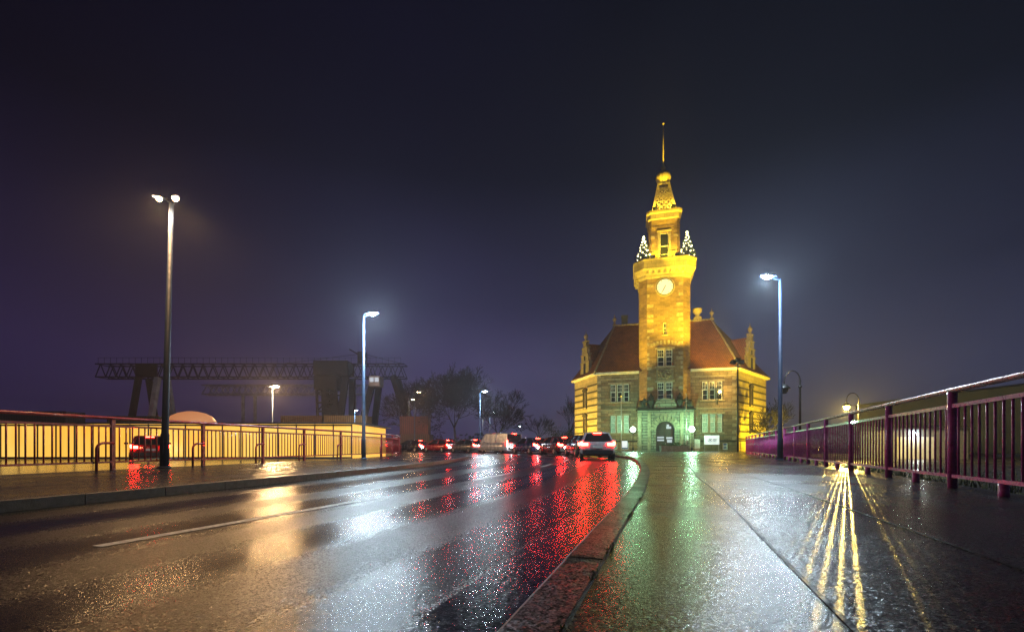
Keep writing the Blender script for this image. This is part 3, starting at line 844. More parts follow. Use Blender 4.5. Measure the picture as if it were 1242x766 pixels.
# ------------------------------------------------------------------ lamps
def street_lamp(label, loc, top, heads, pole_m, cold, power, r=.085, lean=(0, 0), group='tall street lamps', rad=.14, hs=1.0):
    t = thing('street_lamp', label, 'street lamp', loc, 0, group)
    h = top - loc[2]
    m = MB(); m.tube([(0, 0, 0), (lean[0] * .12, lean[1] * .12, .9), (lean[0] * .13, lean[1] * .13, .95), (lean[0], lean[1], h)], [r * 1.25, r * 1.2, r, r * .62], 12); m.build('pole', pole_m, t)
    m = MB(); m.lathe([(r * 2, 0), (r * 2, .03), (r * 1.4, .05)], (0, 0, 0), 12); m.build('base_plate', pole_m, t)
    m = MB(); m.box((lean[0] * .07 , lean[1] * .07 - r * 1.22, .62), (r * 1.1, .02, .42)); m.build('service_hatch', pole_m, t)
    for hx, hy in heads:
        a = math.atan2(hy, hx); Ln = math.hypot(hx, hy); ux, uy = math.cos(a), math.sin(a)
        m = MB(); cx, cy = lean[0] + hx, lean[1] + hy
        m.beam((lean[0], lean[1], h - .04), (cx - ux * .1, cy - uy * .1, h + .03), .06, .06)
        rings = []
        for sft, ww, hh in ((-.22, .06, .04), (-.12, .12, .08), (.1, .15, .1), (.28, .11, .07), (.34, .04, .03)):
            x, y = cx + ux * sft * hs, cy + uy * sft * hs; ww *= hs; hh *= hs
            rings.append([(x - uy * ww * q, y + ux * ww * q, h + .04 + hh * s) for q, s in ((-1, 0), (1, 0), (.7, 1), (-.7, 1))])
        m.rings(rings); m.build('lamp_head', pole_m, t)
        m = MB(); m.lathe([(.13 * hs, 0), (.115 * hs, -.05), (.06 * hs, -.085)], (cx + ux * .1 * hs, cy + uy * .1 * hs, h + .045), 12); m.build('lens', cold, t)
        col = (.70, .88, 1) if cold == M['head_white'] else (1, .57, .24)
        if lean[0]: lamp('lamp_light', 'SPOT', (cx + ux * .1, cy + uy * .1, h - .18), col, power * .85, t, rad, (0, 0, -1), 158, .5)
        else: lamp('lamp_light', 'POINT', (cx + ux * .2, cy + uy * .2, h - .2), col, power * .85, t, rad)
        lamp('lamp_glow', 'POINT', (cx + ux * .34 * hs, cy + uy * .34 * hs, h + .02), col, power * .12, t, rad * .5)
    return t
street_lamp('tall left lamp post with two warm lamp heads, beside the dark red railing', (-9.42, 12.5, .116), 7.3, ((-.17, -.12), (.17, -.12)), M['darkpole'], M['head_warm'], 750, lean=(.2, 0), hs=.6)
street_lamp('cold white lamp post standing between the left railing and the road, crane behind', (-6.97, 21.7, .116), 6.85, ((.34, -.1),), M['bluepole'], M['head_white'], 2600, hs=1.25)
street_lamp('blue lamp post with cold white head standing against the magenta railing', (11.62, 20, .12), 7.95, ((-.5, -.12),), M['darkpole'], M['head_white'], 3000, r=.095, hs=1.35)
street_lamp('warm floodlight mast behind the roof of the glowing yellow hall', (-24.9, 48, -.15), 6.8, ((.3, -.3),), M['bluepole'], M['head_warm'], 5000, r=.07, hs=3, rad=.06)
street_lamp('small cold lamp post under the dark crane legs', (-20.6, 60.5, -.15), 5.35, ((.2, -.2),), M['bluepole'], M['head_white'], 350, r=.06, hs=1.2)
street_lamp('white street lamp in front of the big bare tree', (-3.9, 56.4, .12), 7.3, ((.45, -.45),), M['bluepole'], M['head_white'], 1500, r=.07, hs=2.0)
for lb, x, y, top, mm, pw in (('warm street lamp among bare twigs beside the brown containers, the higher of two', -13.5, 64, 8.1, 'head_warm', 250), ('warm street lamp among bare twigs, the lower of two', -15.6, 70, 7.7, 'head_warm', 250),
                            ('distant amber street lamp just under the white lamp by the bare tree', -5.8, 91, 7.2, 'head_sodium', 300), ('distant white street lamp beside the amber one behind the bare tree', -4.4, 92, 7.4, 'head_white', 300),
                            ('far white street lamp low over the curve in the road', -5.2, 190, 7.4, 'head_white', 300), ('farthest white street lamp between the curve and the harbour office', 1.7, 155, 7.3, 'head_white', 200)):
    street_lamp(lb, (x, y, .116 if y < 60 else -.15), top, ((.6, -.6),), M['bluepole'], M[mm], pw, r=.07, group='distant street lamps', hs=2.0 if y < 100 else 3)

def lantern(label, loc, lit, rz):
    t = thing('lantern_post', label, 'lantern', loc, rz, 'old lantern posts on the quay')
    H = 4.45
    m = MB(); pts = [(0, 0, 0), (0, 0, H - .55)] + [(-.33 + .33 * math.cos(a), 0, H - .55 + .45 * math.sin(a)) for a in [math.pi * k / 8 for k in range(1, 9)]] + [(-.66, 0, H - .75)]
    m.tube(pts, [.06, .045] + [.028] * 8 + [.025], 8); m.lathe([(.14, 0), (.14, .3), (.08, .4), (.07, .9), (.1, .95), (.06, 1.02)], (0, 0, 0), 10); m.lathe([(.05, 0), (.09, .06), (.05, .12)], (0, 0, H - .9), 10)
    m.build('pole', M['black'], t)
    m = MB(); m.lathe([(.03, .12), (.1, .1), (.24, -.05), (.26, -.1), (.22, -.1)], (-.66, 0, H - .82), 12); m.build('lamp_shade', M['black'], t)
    m = MB(); m.lathe([(.17, 0), (.15, -.12), (.08, -.22)], (-.66, 0, H - .92), 12); m.build('lens', M['head_sodium'] if lit else M['glass'], t)
    if lit: lamp('lamp_light', 'POINT', (-.66, 0, H - 1.22), (1, .66, .14), lit, t, .018)
    return t
lantern('lit old lantern with curled bracket glowing yellow behind the magenta railing', (21.7, 28.9, -.3), 4000, R(-15))
lantern('unlit old lantern with curled bracket beside the blue lamp post', (13.1, 21, -.2), 0, R(-10))

def globe(label, x, y):
    t = thing('globe_lamp', label, 'lamp', (x, y, .12), 0, 'globe lamps at the entrance')
    m = MB(); m.lathe([(.1, 0), (.1, .4), (.05, .5), (.04, 2.2), (.09, 2.25), (.12, 2.3)], (0, 0, 0), 10); m.build('pole', M['black'], t)
    m = MB(); m.ball((0, 0, 2.62), .34, 16); gl = m.build('globe', M['globe'], t)
    lamp('lamp_light', 'POINT', (0, -.15, 3.08), (.36, 1, .5), 900, t, .16)
globe('greenish white globe lamp left of the entrance arch', 14.75, 56.3)
globe('greenish white globe lamp right of the entrance arch', 21.55, 55.3)

# floodlights
def flood(label, loc, aims, name='floodlight'):
    t = thing(name, label, 'floodlight', loc, 0, 'building floodlights')
    for i, (off, aim, pw, ang, col) in enumerate(aims):
        d = (Vector(aim) - Vector(loc) - Vector(off)).normalized(); side = d.cross(Vector((0, 0, 1))).normalized(); up = side.cross(d)
        c = Vector(off)
        def rg(f, w, h): return [c + d * f + side * w * a + up * h * b for a, b in ((-1, -1), (1, -1), (1, 1), (-1, 1))]
        m = MB(); m.rings([rg(-.25, .12, .1), rg(-.2, .2, .16), rg(.1, .3, .24), rg(.12, .3, .24)]); h = m.build('lamp_head', M['black'], t)
        m = MB(); m.rings([rg(.122, .27, .21), rg(.13, .27, .21)]); m.build('lens', M['head_sodium'], h)
        lamp('lamp_light', 'SPOT', c + d * .2, col, pw, t, .15, d, ang, .6)
    return t
SOD = (1, .69, .012); SOD2 = (1, .68, .07)
fm = flood('tall dark mast with two floodlights and an added third before the harbour office right wing', (24.45, 50, .12),
           (((-.45, .1, 9.7), (20.2, 60.5, 23), 38000, 62, SOD), ((0, .1, 9.95), (20.5, 62, 35.5), 90000, 26, SOD), ((.45, .1, 9.7), (28.5, 64, 16), 9000, 62, SOD2)), 'floodlight_mast')  # middle head is added to brighten the spire
m = MB(); m.tube([(0, 0, 0), (0, 0, 9.6)], [.12, .07], 10); m.build('pole', M['black'], fm)
m = MB(); m.beam((-.6, 0, 9.5), (.6, 0, 9.5), .08, .08); m.lathe([(.3, 0), (.3, .06)], (0, 0, 9.25), 12); m.build('crossarm', M['black'], fm)
flood('ground floodlight behind the magenta railing lighting the right side wall', (37.5, 56, .4), (((0, 0, 0), (32, 63, 5.5), 20000, 110, SOD),))
flood('ground floodlight on the forecourt lighting the left side wall', (2.5, 63.5, .4), (((0, 0, 0), (10, 65.5, 5), 17000, 100, SOD2),))
flood('ground floodlight behind the left wing of the harbour office lighting the tower', (8, 53, .4), (((0, 0, 0), (19.8, 61, 25), 52000, 40, SOD),))
for sd, lb in ((-1, 'small floodlight at the left of the tower gallery lighting the lattice spire'), (1, 'small floodlight at the right of the tower gallery lighting the lattice spire')):
    q = Vector((sd * 1.5, -1.4)); q = Vector((OX + q.x * math.cos(AZ) - q.y * math.sin(AZ), OY + q.x * math.sin(AZ) + q.y * math.cos(AZ), 24.85))
    flood(lb, q, (((0, 0, 0), (OX + .5, OY + 2.0, 30.5), 1500, 150, SOD),))
for sd, lb in ((-1, 'tiny floodlight on the left of the ledge under the lattice spire'), (1, 'tiny floodlight on the right of the ledge under the lattice spire')):
    q = Vector((sd * 1.15, TC - 2.02)); q = Vector((OX + q.x * math.cos(AZ) - q.y * math.sin(AZ), OY + q.x * math.sin(AZ) + q.y * math.cos(AZ), 31.75))
    flood(lb, q, (((0, 0, 0), (OX + .55, OY + 2.1, 34.6), 260, 150, SOD),))
# bracket lamp on the right wing
wl = thing('wall_lamp', 'yellow bracket lamp flaring beside the upper right window', 'lamp', (0, 0, 0))
wl.location = (OX + 6.45 * .968, OY - 6.45 * .25 - .02, 5.9)
m = MB(); m.tube([(0, .1, 0), (-.2, -.5, .7), (-.3, -1.0, 1.5)], .04, 8); m.build('bracket', M['black'], wl)
m = MB(); m.rings([[(-.3 + a * w, -1.0 - f, 1.55 + b * w) for a, b in ((-1, -1), (1, -1), (1, 1), (-1, 1))] for f, w in ((-.1, .1), (.1, .2), (.12, .2))]); m.build('lamp_head', M['black'], wl)
m = MB(); m.ball((-.3, -1.16, 1.55), .17, 10); m.build('lens', M['head_sodium'], wl)
lamp('lamp_light', 'POINT', (-.3, -1.5, 1.55), (1, .62, .12), 450, wl, .1)

# ------------------------------------------------------------------ fir trees with lights on the gallery
def fir(label, u, d):
    q = Vector((u * math.cos(AZ) - d * math.sin(AZ) + OX, u * math.sin(AZ) + d * math.cos(AZ) + OY, 24.6))
    t = thing('christmas_tree', label, 'fir tree', q, 0, 'lit fir trees on the tower gallery')
    rr = random.Random(int(u * 10)); m = MB(); H = 3.2
    for _ in range(900):
        z = .3 + (H - .3) * rr.random() ** 1.3; rad = .95 * (1 - z / H) + .05; a = rr.random() * 6.283; f = rr.random() ** .5
        c = Vector((math.cos(a) * rad * f, math.sin(a) * rad * f, z)); d_ = Vector((math.cos(a), math.sin(a), -.35)) * .22; s_ = Vector((-math.sin(a), math.cos(a), rr.uniform(-.4, .4))) * .05
        m.add([c - s_, c + s_, c + d_], [(0, 1, 2)])
    m.build('foliage', M['needle'], t)
    m = MB(); m.tube([(0, 0, 0), (0, 0, H)], [.07, .015], 6); m.build('trunk', M['bark'], t)
    bm = MB(); bm.ball((0, 0, 0), .075, 8); pb = None
    for k in range(34):
        z = .35 + (H - .35) * k / 33; rad = .98 * (1 - z / H) + .03; a = k * 2.4
        p = (math.cos(a) * rad, math.sin(a) * rad, z)
        if pb is None: pb = bm.build('bulb', M['bulb'], t); o = pb
        else: o = pb.copy(); COL.objects.link(o); o.parent = t
        o.location = p; s = rr.uniform(.7, 1.45) * (1.9 if k == 33 else 1); o.scale = (s, s, s)
    lamp('lamp_light', 'POINT', (0, -.9, 1.4), (1, .9, .55), 90, t, .3)
fir('fir tree covered in lights on the left corner of the tower gallery', -2.6, -.8)
fir('fir tree covered in lights on the right corner of the tower gallery', 2.7, -.8)

# ------------------------------------------------------------------ forecourt furniture
def flagpole(label, x, y, h):
    t = thing('flagpole', label, 'flagpole', (x, y, .12), 0, 'flagpoles at the entrance')
    m = MB(); m.tube([(0, 0, 0), (0, 0, h)], [.055, .03], 8); m.build('pole', M['white'], t)
    m = MB(); m.ball((0, 0, h + .06), .08, 8); m.build('pole_cap', M['lattice'], t)
flagpole('thin white flagpole left of the left globe lamp', 13.25, 56, 6.6)
flagpole('thin white flagpole between the entrance arch and the right globe lamp', 20.9, 55.4, 6.8)
sb = thing('sign_board', 'bright white sign board on two legs under the right wing windows', 'sign', (24.05, 55.6, .12), R(-10))
m = MB(); m.box((0, 0, 1.35), (1.75, .1, 1.15)); m.build('sign_frame', M['white'], sb)
m = MB(); m.box((0, -.06, 1.35), (1.66, .02, 1.06)); fc = m.build('sign_face', M['sign'], sb)
m = MB()   # round emblem and a block of print
for r, d in ((.2, -.075), ):
    n = 20
    for k in range(n):
        a, b = 2 * math.pi * k / n, 2 * math.pi * (k + 1) / n
        m.beam((-.2 + r * math.cos(a), d, 1.32 + r * math.sin(a)), (-.2 + r * math.cos(b), d, 1.32 + r * math.sin(b)), .012, .06)
m.box((-.2, -.075, 1.32), (.16, .012, .16))
for k, wd in enumerate((.5, .42, .46, .3)): m.box((.12 + wd / 2, -.075, 1.46 - k * .1), (wd, .012, .05))
m.build('emblem', M['signmark'], sb)
for x in (-.8, .8): m = MB(); m.box((x, .02, .4), (.08, .06, .9)); m.build('leg', M['galv'], sb)
nb = thing('notice_case', 'small pale notice case standing left of the bright sign board', 'notice case', (22.9, 57.1, .12), R(-10))
m = MB(); m.box((0, 0, .85), (.7, .12, 1.3)); m.box((0, 0, .1), (.5, .1, .2)); m.build('case', M['galv'], nb)
m = MB(); m.box((0, -.065, .88), (.6, .012, 1.1)); m.build('poster', M['white'], nb)
nb = thing('notice_case', 'small lit notice case beside the left globe lamp', 'notice case', (14.05, 57.6, .12), R(-10))
m = MB(); m.box((0, 0, .85), (.75, .12, .9)); m.box((0, 0, .2), (.08, .08, .4)); m.build('case', M['galv'], nb)
m = MB(); m.box((0, -.065, .85), (.66, .012, .8)); m.build('poster', M['sign'], nb)
tr = thing('planter', 'low grey stone planter in front of the entrance arch', 'planter', (18.7, 53.2, .12), R(-6))
m = MB(); m.box((0, 0, .28), (3.1, .9, .56)); m.box((0, 0, .6), (3.2, 1.0, .1)); m.build('trough', M['concrete'], tr)
m = MB(); rp = random.Random(2)
for _ in range(160):
    c = Vector((rp.uniform(-1.4, 1.4), rp.uniform(-.35, .35), .62)); a = rp.random() * 6.28; h = rp.uniform(.08, .3)
    m.add([c, c + Vector((.06 * math.cos(a), .06 * math.sin(a), h * .6)), c + Vector((.1 * math.cos(a + 1), .1 * math.sin(a + 1), h))], [(0, 1, 2)])
m.build('plants', M['leaf'], tr)
tb = thing('tub', 'dark round plant tub right of the entrance arch', 'planter', (20.3, 57.0, .12))
m = MB(); m.lathe([(.35, 0), (.45, .5), (.48, .52), (.48, .6), (.4, .6)], (0, 0, 0), 14); m.build('pot', M['band'], tb)
m = MB()
for _ in range(200):
    c = Vector((rp.gauss(0, .2), rp.gauss(0, .2), .6 + rp.random() * .4)); a = rp.random() * 6.28
    m.add([c, c + Vector((.1 * math.cos(a), .1 * math.sin(a), .05)), c + Vector((.05, .02, .14))], [(0, 1, 2)])
m.build('foliage', M['leaf'], tb)

# ------------------------------------------------------------------ vehicles
def car(label, loc, rz, paint, tall=1.0, van=False, lights=True, group='cars driving round the curve', front=False):
    """car pointing +Y in its own frame, rear at -Y"""
    t = thing('van' if van else 'car', label, 'van' if van else 'car', loc, rz, group)
    Wd = .9 if not van else .98
    m = MB()
    if not van: stn = [(-2.12, .62, .45, .78), (-2.06, .84, .32, .93), (-1.5, .9, .22, .99), (0, .9, .2, .96), (1.15, .9, .22, .92), (1.75, .86, .26, .80), (2.05, .74, .32, .68), (2.14, .6, .42, .58)]
    else: stn = [(-2.5, .88, .4, .98), (-2.45, .97, .3, 1.05), (-1.5, .98, .24, 1.08), (1.2, .98, .24, 1.08), (2.1, .95, .26, 1.0), (2.45, .84, .34, .85), (2.52, .7, .45, .7)]
    rg = []
    for y, hw, zb, zt in stn:
        mid = zb + (zt - zb) * .55
        rg.append([(-hw * .82, y, zb), (hw * .82, y, zb), (hw, y, zb + .12), (hw, y, mid), (hw * .93, y, zt - .04), (hw * .8, y, zt), (-hw * .8, y, zt), (-hw * .93, y, zt - .04), (-hw, y, mid), (-hw, y, zb + .12)])
    m.rings(rg, 0, True)
    # cabin: roof, pillars
    if not van: cab = [(-1.98, .97, .72, .72), (-1.35, 1.42, .74, .58), (-.4, 1.47, .76, .6), (.35, 1.43, .74, .59), (1.2, .93, .76, .74)]
    else: cab = [(-2.46, 1.06, .9, .9), (-2.38, 1.92, .92, .84), (-1, 2.0, .92, .84), (1.15, 1.95, .92, .82), (1.95, 1.02, .9, .88)]
    zb = .95 if not van else 1.05
    rf = []
    for y, z, wb, wt in cab:
        rf.append([(-wt, y, z - .05), (wt, y, z - .05), (wt * .96, y, z), (-wt * .96, y, z)])
    m.rings(rf[1:4], 0, True)
    for s in (-1, 1):
        for a, b in ((0, 1), (4, 3)):
            ya, za, wba, wta = cab[a]; yb, zb_, wbb, wtb = cab[b]
            m.beam((s * (wba + .02), ya, zb), (s * (wtb - .01), yb, zb_ - .03), .07, .08)
        ym = (cab[1][0] + cab[3][0]) / 2; m.beam((s * .78 if not van else s * .94, ym, zb), (s * .6 if not van else s * .84, ym - .05, cab[2][1] - .04), .05, .1)
    m.build('body', paint, t)
    g = MB()
    gl = []
    y0, z0, w0, _ = cab[0]; y1, z1, w1, t1 = cab[1]; y3, z3, w3, t3 = cab[3]; y4, z4, w4, _ = cab[4]
    e = .012
    A = [(-w0, y0, zb), (w0, y0, zb), (t1 - e, y1, z1 - .05), (-t1 + e, y1, z1 - .05)]
    g.add(A, [(0, 1, 2, 3)]); g.build('rear_window', M['autoglass'], t)
    g = MB(); g.add([(w4, y4, zb - .02), (-w4, y4, zb - .02), (-t3 + e, y3, z3 - .05), (t3 - e, y3, z3 - .05)], [(0, 1, 2, 3)]); g.build('windscreen', M['autoglass'], t)
    for s in (-1, 1):
        g = MB(); q = [(s * w0, y0, zb), (s * w4, y4, zb - .02), (s * (t3 - e), y3, z3 - .05), (s * (t1 - e), y1, z1 - .05)]
        g.add(q, [(0, 1, 2, 3)] if s > 0 else [(3, 2, 1, 0)]); g.build('side_window' if not van else 'side_panel', M['autoglass'] if not van else paint, t)
        m = MB(); m.rings([[(s * (Wd + .02 + f), .95 + a * w_, zb + .08 + b * w_ * .7) for a, b in ((-1, -1), (1, -1), (1, 1), (-1, 1))] for f, w_ in ((0, .03), (.04, .09), (.18, .08), (.2, .05))]); m.build('wing_mirror', paint, t)
    yr = stn[0][0]; yf = stn[-1][0]
    for s in (-1, 1):
        m = MB()
        if not van: m.box((s * .66, yr + .02, .8), (.36, .1, .15)); m.box((s * .82, yr + .08, .86), (.12, .1, .18))
        else: m.box((s * .9, yr - .01, 1.0), (.14, .08, .55))
        m.build('tail_light', M['tail'] if lights else M['brake_off'], t)
        m = MB(); m.box((s * .62, yf - .1, stn[-2][3] - .08), (.34, .16, .13)); m.build('headlight', M['headlamp'] if lights else M['rim'], t)
    if lights:
        m = MB(); m.box((0, cab[1][0] - (.02 if not van else .06), cab[1][1] - .03), (.42, .06, .035)); m.build('brake_light', M['brake'], t)
    m = MB(); m.box((0, yr - .02, .42 if not van else .5), (1.5, .16, .2)); m.build('bumper', M['plastic'], t); m = MB(); m.box((0, yf - .02, .42), (1.4, .16, .16)); m.build('bumper', M['plastic'], t)
    m = MB(); m.box((0, yr - .02, .66), (.52, .03, .115)); m.build('number_plate', M['plate'], t)
    for s in (-1, 1):
        for y in (-1.3, 1.3) if not van else (-1.55, 1.6):
            m = MB(); pr = [(.2, -.1), (.3, -.1), (.32, -.06), (.32, .06), (.3, .1), (.2, .1)]; n = 18; vs = []
            rings = [[(s * .8 + z * 1, y + r * math.cos(2 * math.pi * k / n), .32 + r * math.sin(2 * math.pi * k / n)) for k in range(n)] for r, z in pr]
            m.rings(rings, 0, True); wh = m.build('wheel', M['tyre'], t)
            m = MB(); rings = [[(s * (.8 + z), y + r * math.cos(2 * math.pi * k / n), .32 + r * math.sin(2 * math.pi * k / n)) for k in range(n)] for r, z in ((.2, .0), (.2, .095), (.12, .11), (.03, .1))]
            m.rings(rings, 0, True); m.build('rim', M['rim'], wh)
    return t
M['brake_off'] = simple('unlit tail lens', (.3, .01, .01), .2, coat=.5)
lane = resample(offset(K, -1.75), 900)
def on_lane(y, far=False):
    c = [i for i in range(10, len(lane) - 10) if abs(lane[i].y - y) < .4]
    i = min(c, key=lambda i: abs(lane[i].y - y)); t = (lane[i + 3] - lane[i - 3])
    return (lane[i].x, lane[i].y, .004), math.atan2(t.y, t.x) - math.pi / 2
for lb, y, pt, van in (('silver car nearest on the wet road with red tail lights on', 25.5, 'silver', False), ('black car second in line entering the curve, tail lights on', 31.5, 'black', False),
                       ('maroon car third in line on the curve showing its left side', 36.8, 'maroon', False), ('dark blue car just behind the white van', 41.3, 'blue', False), ('white van in the queue of cars round the curve', 45.6, 'white', True),
                       ('grey car just ahead of the white van', 49.6, 'grey', False), ('red car in the queue two places ahead of the white van', 52.6, 'red', False),
                       ('black car third ahead of the white van, behind the end of the left railing', 55.2, 'black', False), ('silver car farthest along the curve, beside the lit hall corner', 58.0, 'silver', False)):
    p, a = on_lane(y); car(lb, p, a, CARP[pt], van=van)
car('red car standing with tail lights on in front of the glowing yellow hall', (-21.4, 27.2, -.146), R(40), CARP['red'], group='cars in the yard', lights=True)  # lit tail lights added for a red glow on the dark body

# ------------------------------------------------------------------ glowing hall on the left
hl = thing('event_hall', 'long low hall with glowing yellow fabric walls and a small roof dome', 'hall', (-23, 30, -.15))
hz = 2.3
m = MB()
X0, X1, Y0, Y1 = -15, 12.6, 0, 8
m.add([(X0, Y0, 0), (X1, Y0, 0), (X1, Y0, hz), (X0, Y0, hz)], [(0, 1, 2, 3)])
m.add([(X1, Y0, 0), (X1, Y1, 0), (X1, Y1, hz), (X1, Y0, hz)], [(0, 1, 2, 3)])
m.add([(X0, Y1, 0), (X0, Y0, 0), (X0, Y0, hz), (X0, Y1, hz)], [(0, 1, 2, 3)])
m.add([(X1, Y1, 0), (X0, Y1, 0), (X0, Y1, hz), (X1, Y1, hz)], [(0, 1, 2, 3)])
m.build('wall', M['fabric'], hl)
m = MB()
for i in range(24): x = X0 + (X1 - X0) * i / 23; m.box((x, Y0 - .03, hz / 2), (.07, .05, hz - .02))
m.box(((X0 + X1) / 2, Y0 - .035, .09), (X1 - X0, .05, .16)); m.box(((X0 + X1) / 2, Y0 - .034, hz - .08), (X1 - X0, .04, .1))
m.build('wall_frame', M['halltop'], hl)
m = MB(); m.rings([[(X0 - .3, Y0 - .4, hz), (X1 + .3, Y0 - .4, hz), (X1 + .3, Y1 + .4, hz), (X0 - .3, Y1 + .4, hz)], [(X0 - .3, Y0 - .4, hz + .1), (X1 + .3, Y0 - .4, hz + .1), (X1 + .3, Y1 + .4, hz + .1), (X0 - .3, Y1 + .4, hz + .1)],
                   [(X0 + .3, Y0 + 3.9, hz + .28), (X1 - .3, Y0 + 3.9, hz + .28), (X1 - .3, Y0 + 4.1, hz + .28), (X0 + .3, Y0 + 4.1, hz + .28)]])
rf = m.build('roof', M['halltop'], hl)
m = MB(); m.lathe([(1.45, 0), (1.42, .2), (1.2, .5), (.8, .72), (.35, .83), (.02, .86)], (1.1, 1.6, hz + .1), 24); m.build('dome', M['dome'], rf)

# ------------------------------------------------------------------ cranes
def truss(m, x0, x1, y, z0, z1, d, n, th):
    for yy in (y - d, y + d):
        m.beam((x0, yy, z0), (x1, yy, z0), th * 1.6, th * 1.6); m.beam((x0, yy, z1), (x1, yy, z1), th * 1.6, th * 1.6)
        for i in range(n):
            a, b, c = x0 + (x1 - x0) * i / n, x0 + (x1 - x0) * (i + .5) / n, x0 + (x1 - x0) * (i + 1) / n
            m.beam((a, yy, z0), (b, yy, z1), th, th); m.beam((b, yy, z1), (c, yy, z0), th, th)
    for i in range(n + 1):
        a = x0 + (x1 - x0) * i / n; m.beam((a, y - d, z1), (a, y + d, z1), th, th); m.beam((a, y - d, z0), (a, y + d, z0), th, th)
cr = thing('gantry_crane', 'dark gantry crane with long lattice bridge beam over the containers', 'crane', (-42, 76, -.15))
m = MB(); truss(m, -25.5, 24.5, 0, 12.1, 14.2, 1.2, 30, .11); m.build('bridge_beam', M['crane'], cr)
m = MB(); m.box((-17.1, -1.35, 13.1), (3.4, .3, 2.0)); m.build('end_frame', M['crane'], cr)
for x, dx in ((-18.6, 0), (-15.5, 0)):
    for y in (-3.5, 3.5):
        m = MB(); m.beam((x, y * .3, 12), (x + dx, y, 0), .7, .7); m.build('leg', M['crane'] if x < -17 else M['crane2'], cr)
for x, dx in ((11.6, 1.5), (15.2, -.8), (19.8, -2.0), (22.8, 3.2)):
    m = MB(); m.beam((x, -1.5, 12.2), (x + dx, -2.5, 3.2), .9, .8); m.beam((x, 1.5, 12.2), (x + dx, 3.5, 0), .9, .8); m.build('leg', M['crane'], cr)
m = MB(); m.box((13.3, -1.5, 13.3), (5.4, 3.2, 2.2)); m.box((12.4, -1.6, 11.0), (3.6, 2.6, 2.2))
for x, z0 in ((10.9, 5.4), (12.3, 7.0), (14.0, 5.0)):
    for y in (-2.7, -.5): m.beam((x, y, 12.2), (x + .25, y, z0), .32, .32)
for z in (9.4, 7.8, 6.4): m.beam((10.9, -2.7, z), (14.2, -2.7, z), .24, .24); m.beam((10.9, -.5, z - .2), (14.2, -.5, z - .2), .24, .24)
m.beam((10.9, -2.72, 9.4), (14.1, -2.72, 7.8), .18, .18); m.beam((14.1, -2.72, 9.4), (11, -2.72, 6.4), .18, .18)
m.rings([[(12.6, -2.4, 7.4), (14.6, -2.4, 7.4), (14.6, -.6, 7.4), (12.6, -.6, 7.4)], [(13.4, -1.8, 4.6), (14, -1.8, 4.6), (14, -1.1, 4.6), (13.4, -1.1, 4.6)]])
m.build('trolley', M['crane'], cr)
m = MB(); m.beam((-25, -1.25, 15.2), (24, -1.25, 15.2), .05, .05)
for k in range(50): x = -25 + k; m.beam((x, -1.25, 14.2), (x, -1.25, 15.2), .04, .04)
m.build('walkway_rail', M['crane'], cr)
m = MB(); m.tube([(13.7, -1.5, 4.6), (13.7, -1.5, 1.2)], .05, 5); m.build('hoist_rope', M['black'], cr); m = MB(); m.tube([(17.7, -1, 15.9), (5, -1, 14.3)], .04, 4); m.tube([(17.7, -1, 15.9), (24, -1, 14.3)], .04, 4); m.build('cable', M['black'], cr)
m = MB(); m.box((17.7, -1, 15.2), (1.2, 1.2, 1.8)); m.beam((17.0, -1, 15.8), (15.6, -1, 16.6), .2, .2); m.build('hoist', M['crane'], cr)
m = MB(); m.box((20.2, -1.8, 11.2), (1.7, 2.4, 1.6)); cb = m.build('cabin', M['crane2'], cr)
m = MB(); m.box((19.8, -3.02, 11.4), (.6, .03, .7)); m.box((20.6, -3.02, 11.4), (.6, .03, .7)); m.build('pane', M['doorlit'], cb)
cr = thing('gantry_crane', 'pale grey lattice crane beam behind the dark gantry crane', 'crane', (-52, 97, -.15))
m = MB(); truss(m, -12.5, 24, 0, 11.7, 13.6, 1, 15, .17); m.build('bridge_beam', M['crane2'], cr)
for x in (-4.5, -2, 19):
    m = MB(); m.beam((x, 0, 11.7), (x, 0, 0), .5, .5); m.build('leg', M['crane2'], cr)

# ------------------------------------------------------------------ containers, sheds
CC = {k: masonry('container ' + k, c, tuple(v * .85 for v in c), tuple(v * .45 for v in c), .3, 6, .09, .4, .7, .6, 0) for k, c in
      dict(brown=(.16, .08, .04), ochre=(.3, .19, .07), blue=(.03, .05, .12), grey=(.12, .12, .13), rust=(.2, .05, .03), green=(.04, .09, .06)).items()}
def container(label, x, y, z, ln, c, rz=0):
    t = thing('shipping_container', label, 'container', (x, y, z), rz, 'stacked shipping containers')
    m = MB(); m.box((0, 0, 1.3), (ln, 2.4, 2.5)); m.build('container_body', CC[c], t)
    m = MB()
    for sx in (-1, 1):
        for sy in (-1, 1): m.box((sx * (ln / 2 - .06), sy * 1.17, 1.3), (.16, .16, 2.6))
    for zz in (.08, 2.53):
        for sy in (-1, 1): m.box((0, sy * 1.19, zz), (ln - .2, .1, .14))
    m.build('corner_frame', CC[c], t)
for a in (('ochre container under the crane trolley, on top of a brown one', -23.4, 66, 2.45, 6, 'ochre'), ('brown container at ground level under the ochre one', -23.0, 66, -.15, 6, 'brown'),
          ('dark brown container left of the ochre one, upper of two', -29.8, 66.5, 2.45, 5.8, 'brown'), ('dark grey container left below the dark brown one', -29.8, 66.5, -.15, 5.8, 'grey'),
          ('rust red container right of the crane cabin, upper of two', -14.2, 68, 2.45, 4, 'rust'), ('brown container under the rust red one beside the road lamps', -14.0, 68, -.15, 4.2, 'brown'),
          ('blue container far left behind the glowing hall', -58, 55, 2.2, 12, 'blue'), ('grey container lower far left behind the glowing hall', -57, 55, -.4, 12, 'grey'),
          ('green container behind the glowing hall, right of the blue one', -45, 56, 1.7, 6, 'green'), ('rust container at ground level under the green one', -45, 56, -.9, 6, 'rust')):
    container(*a)
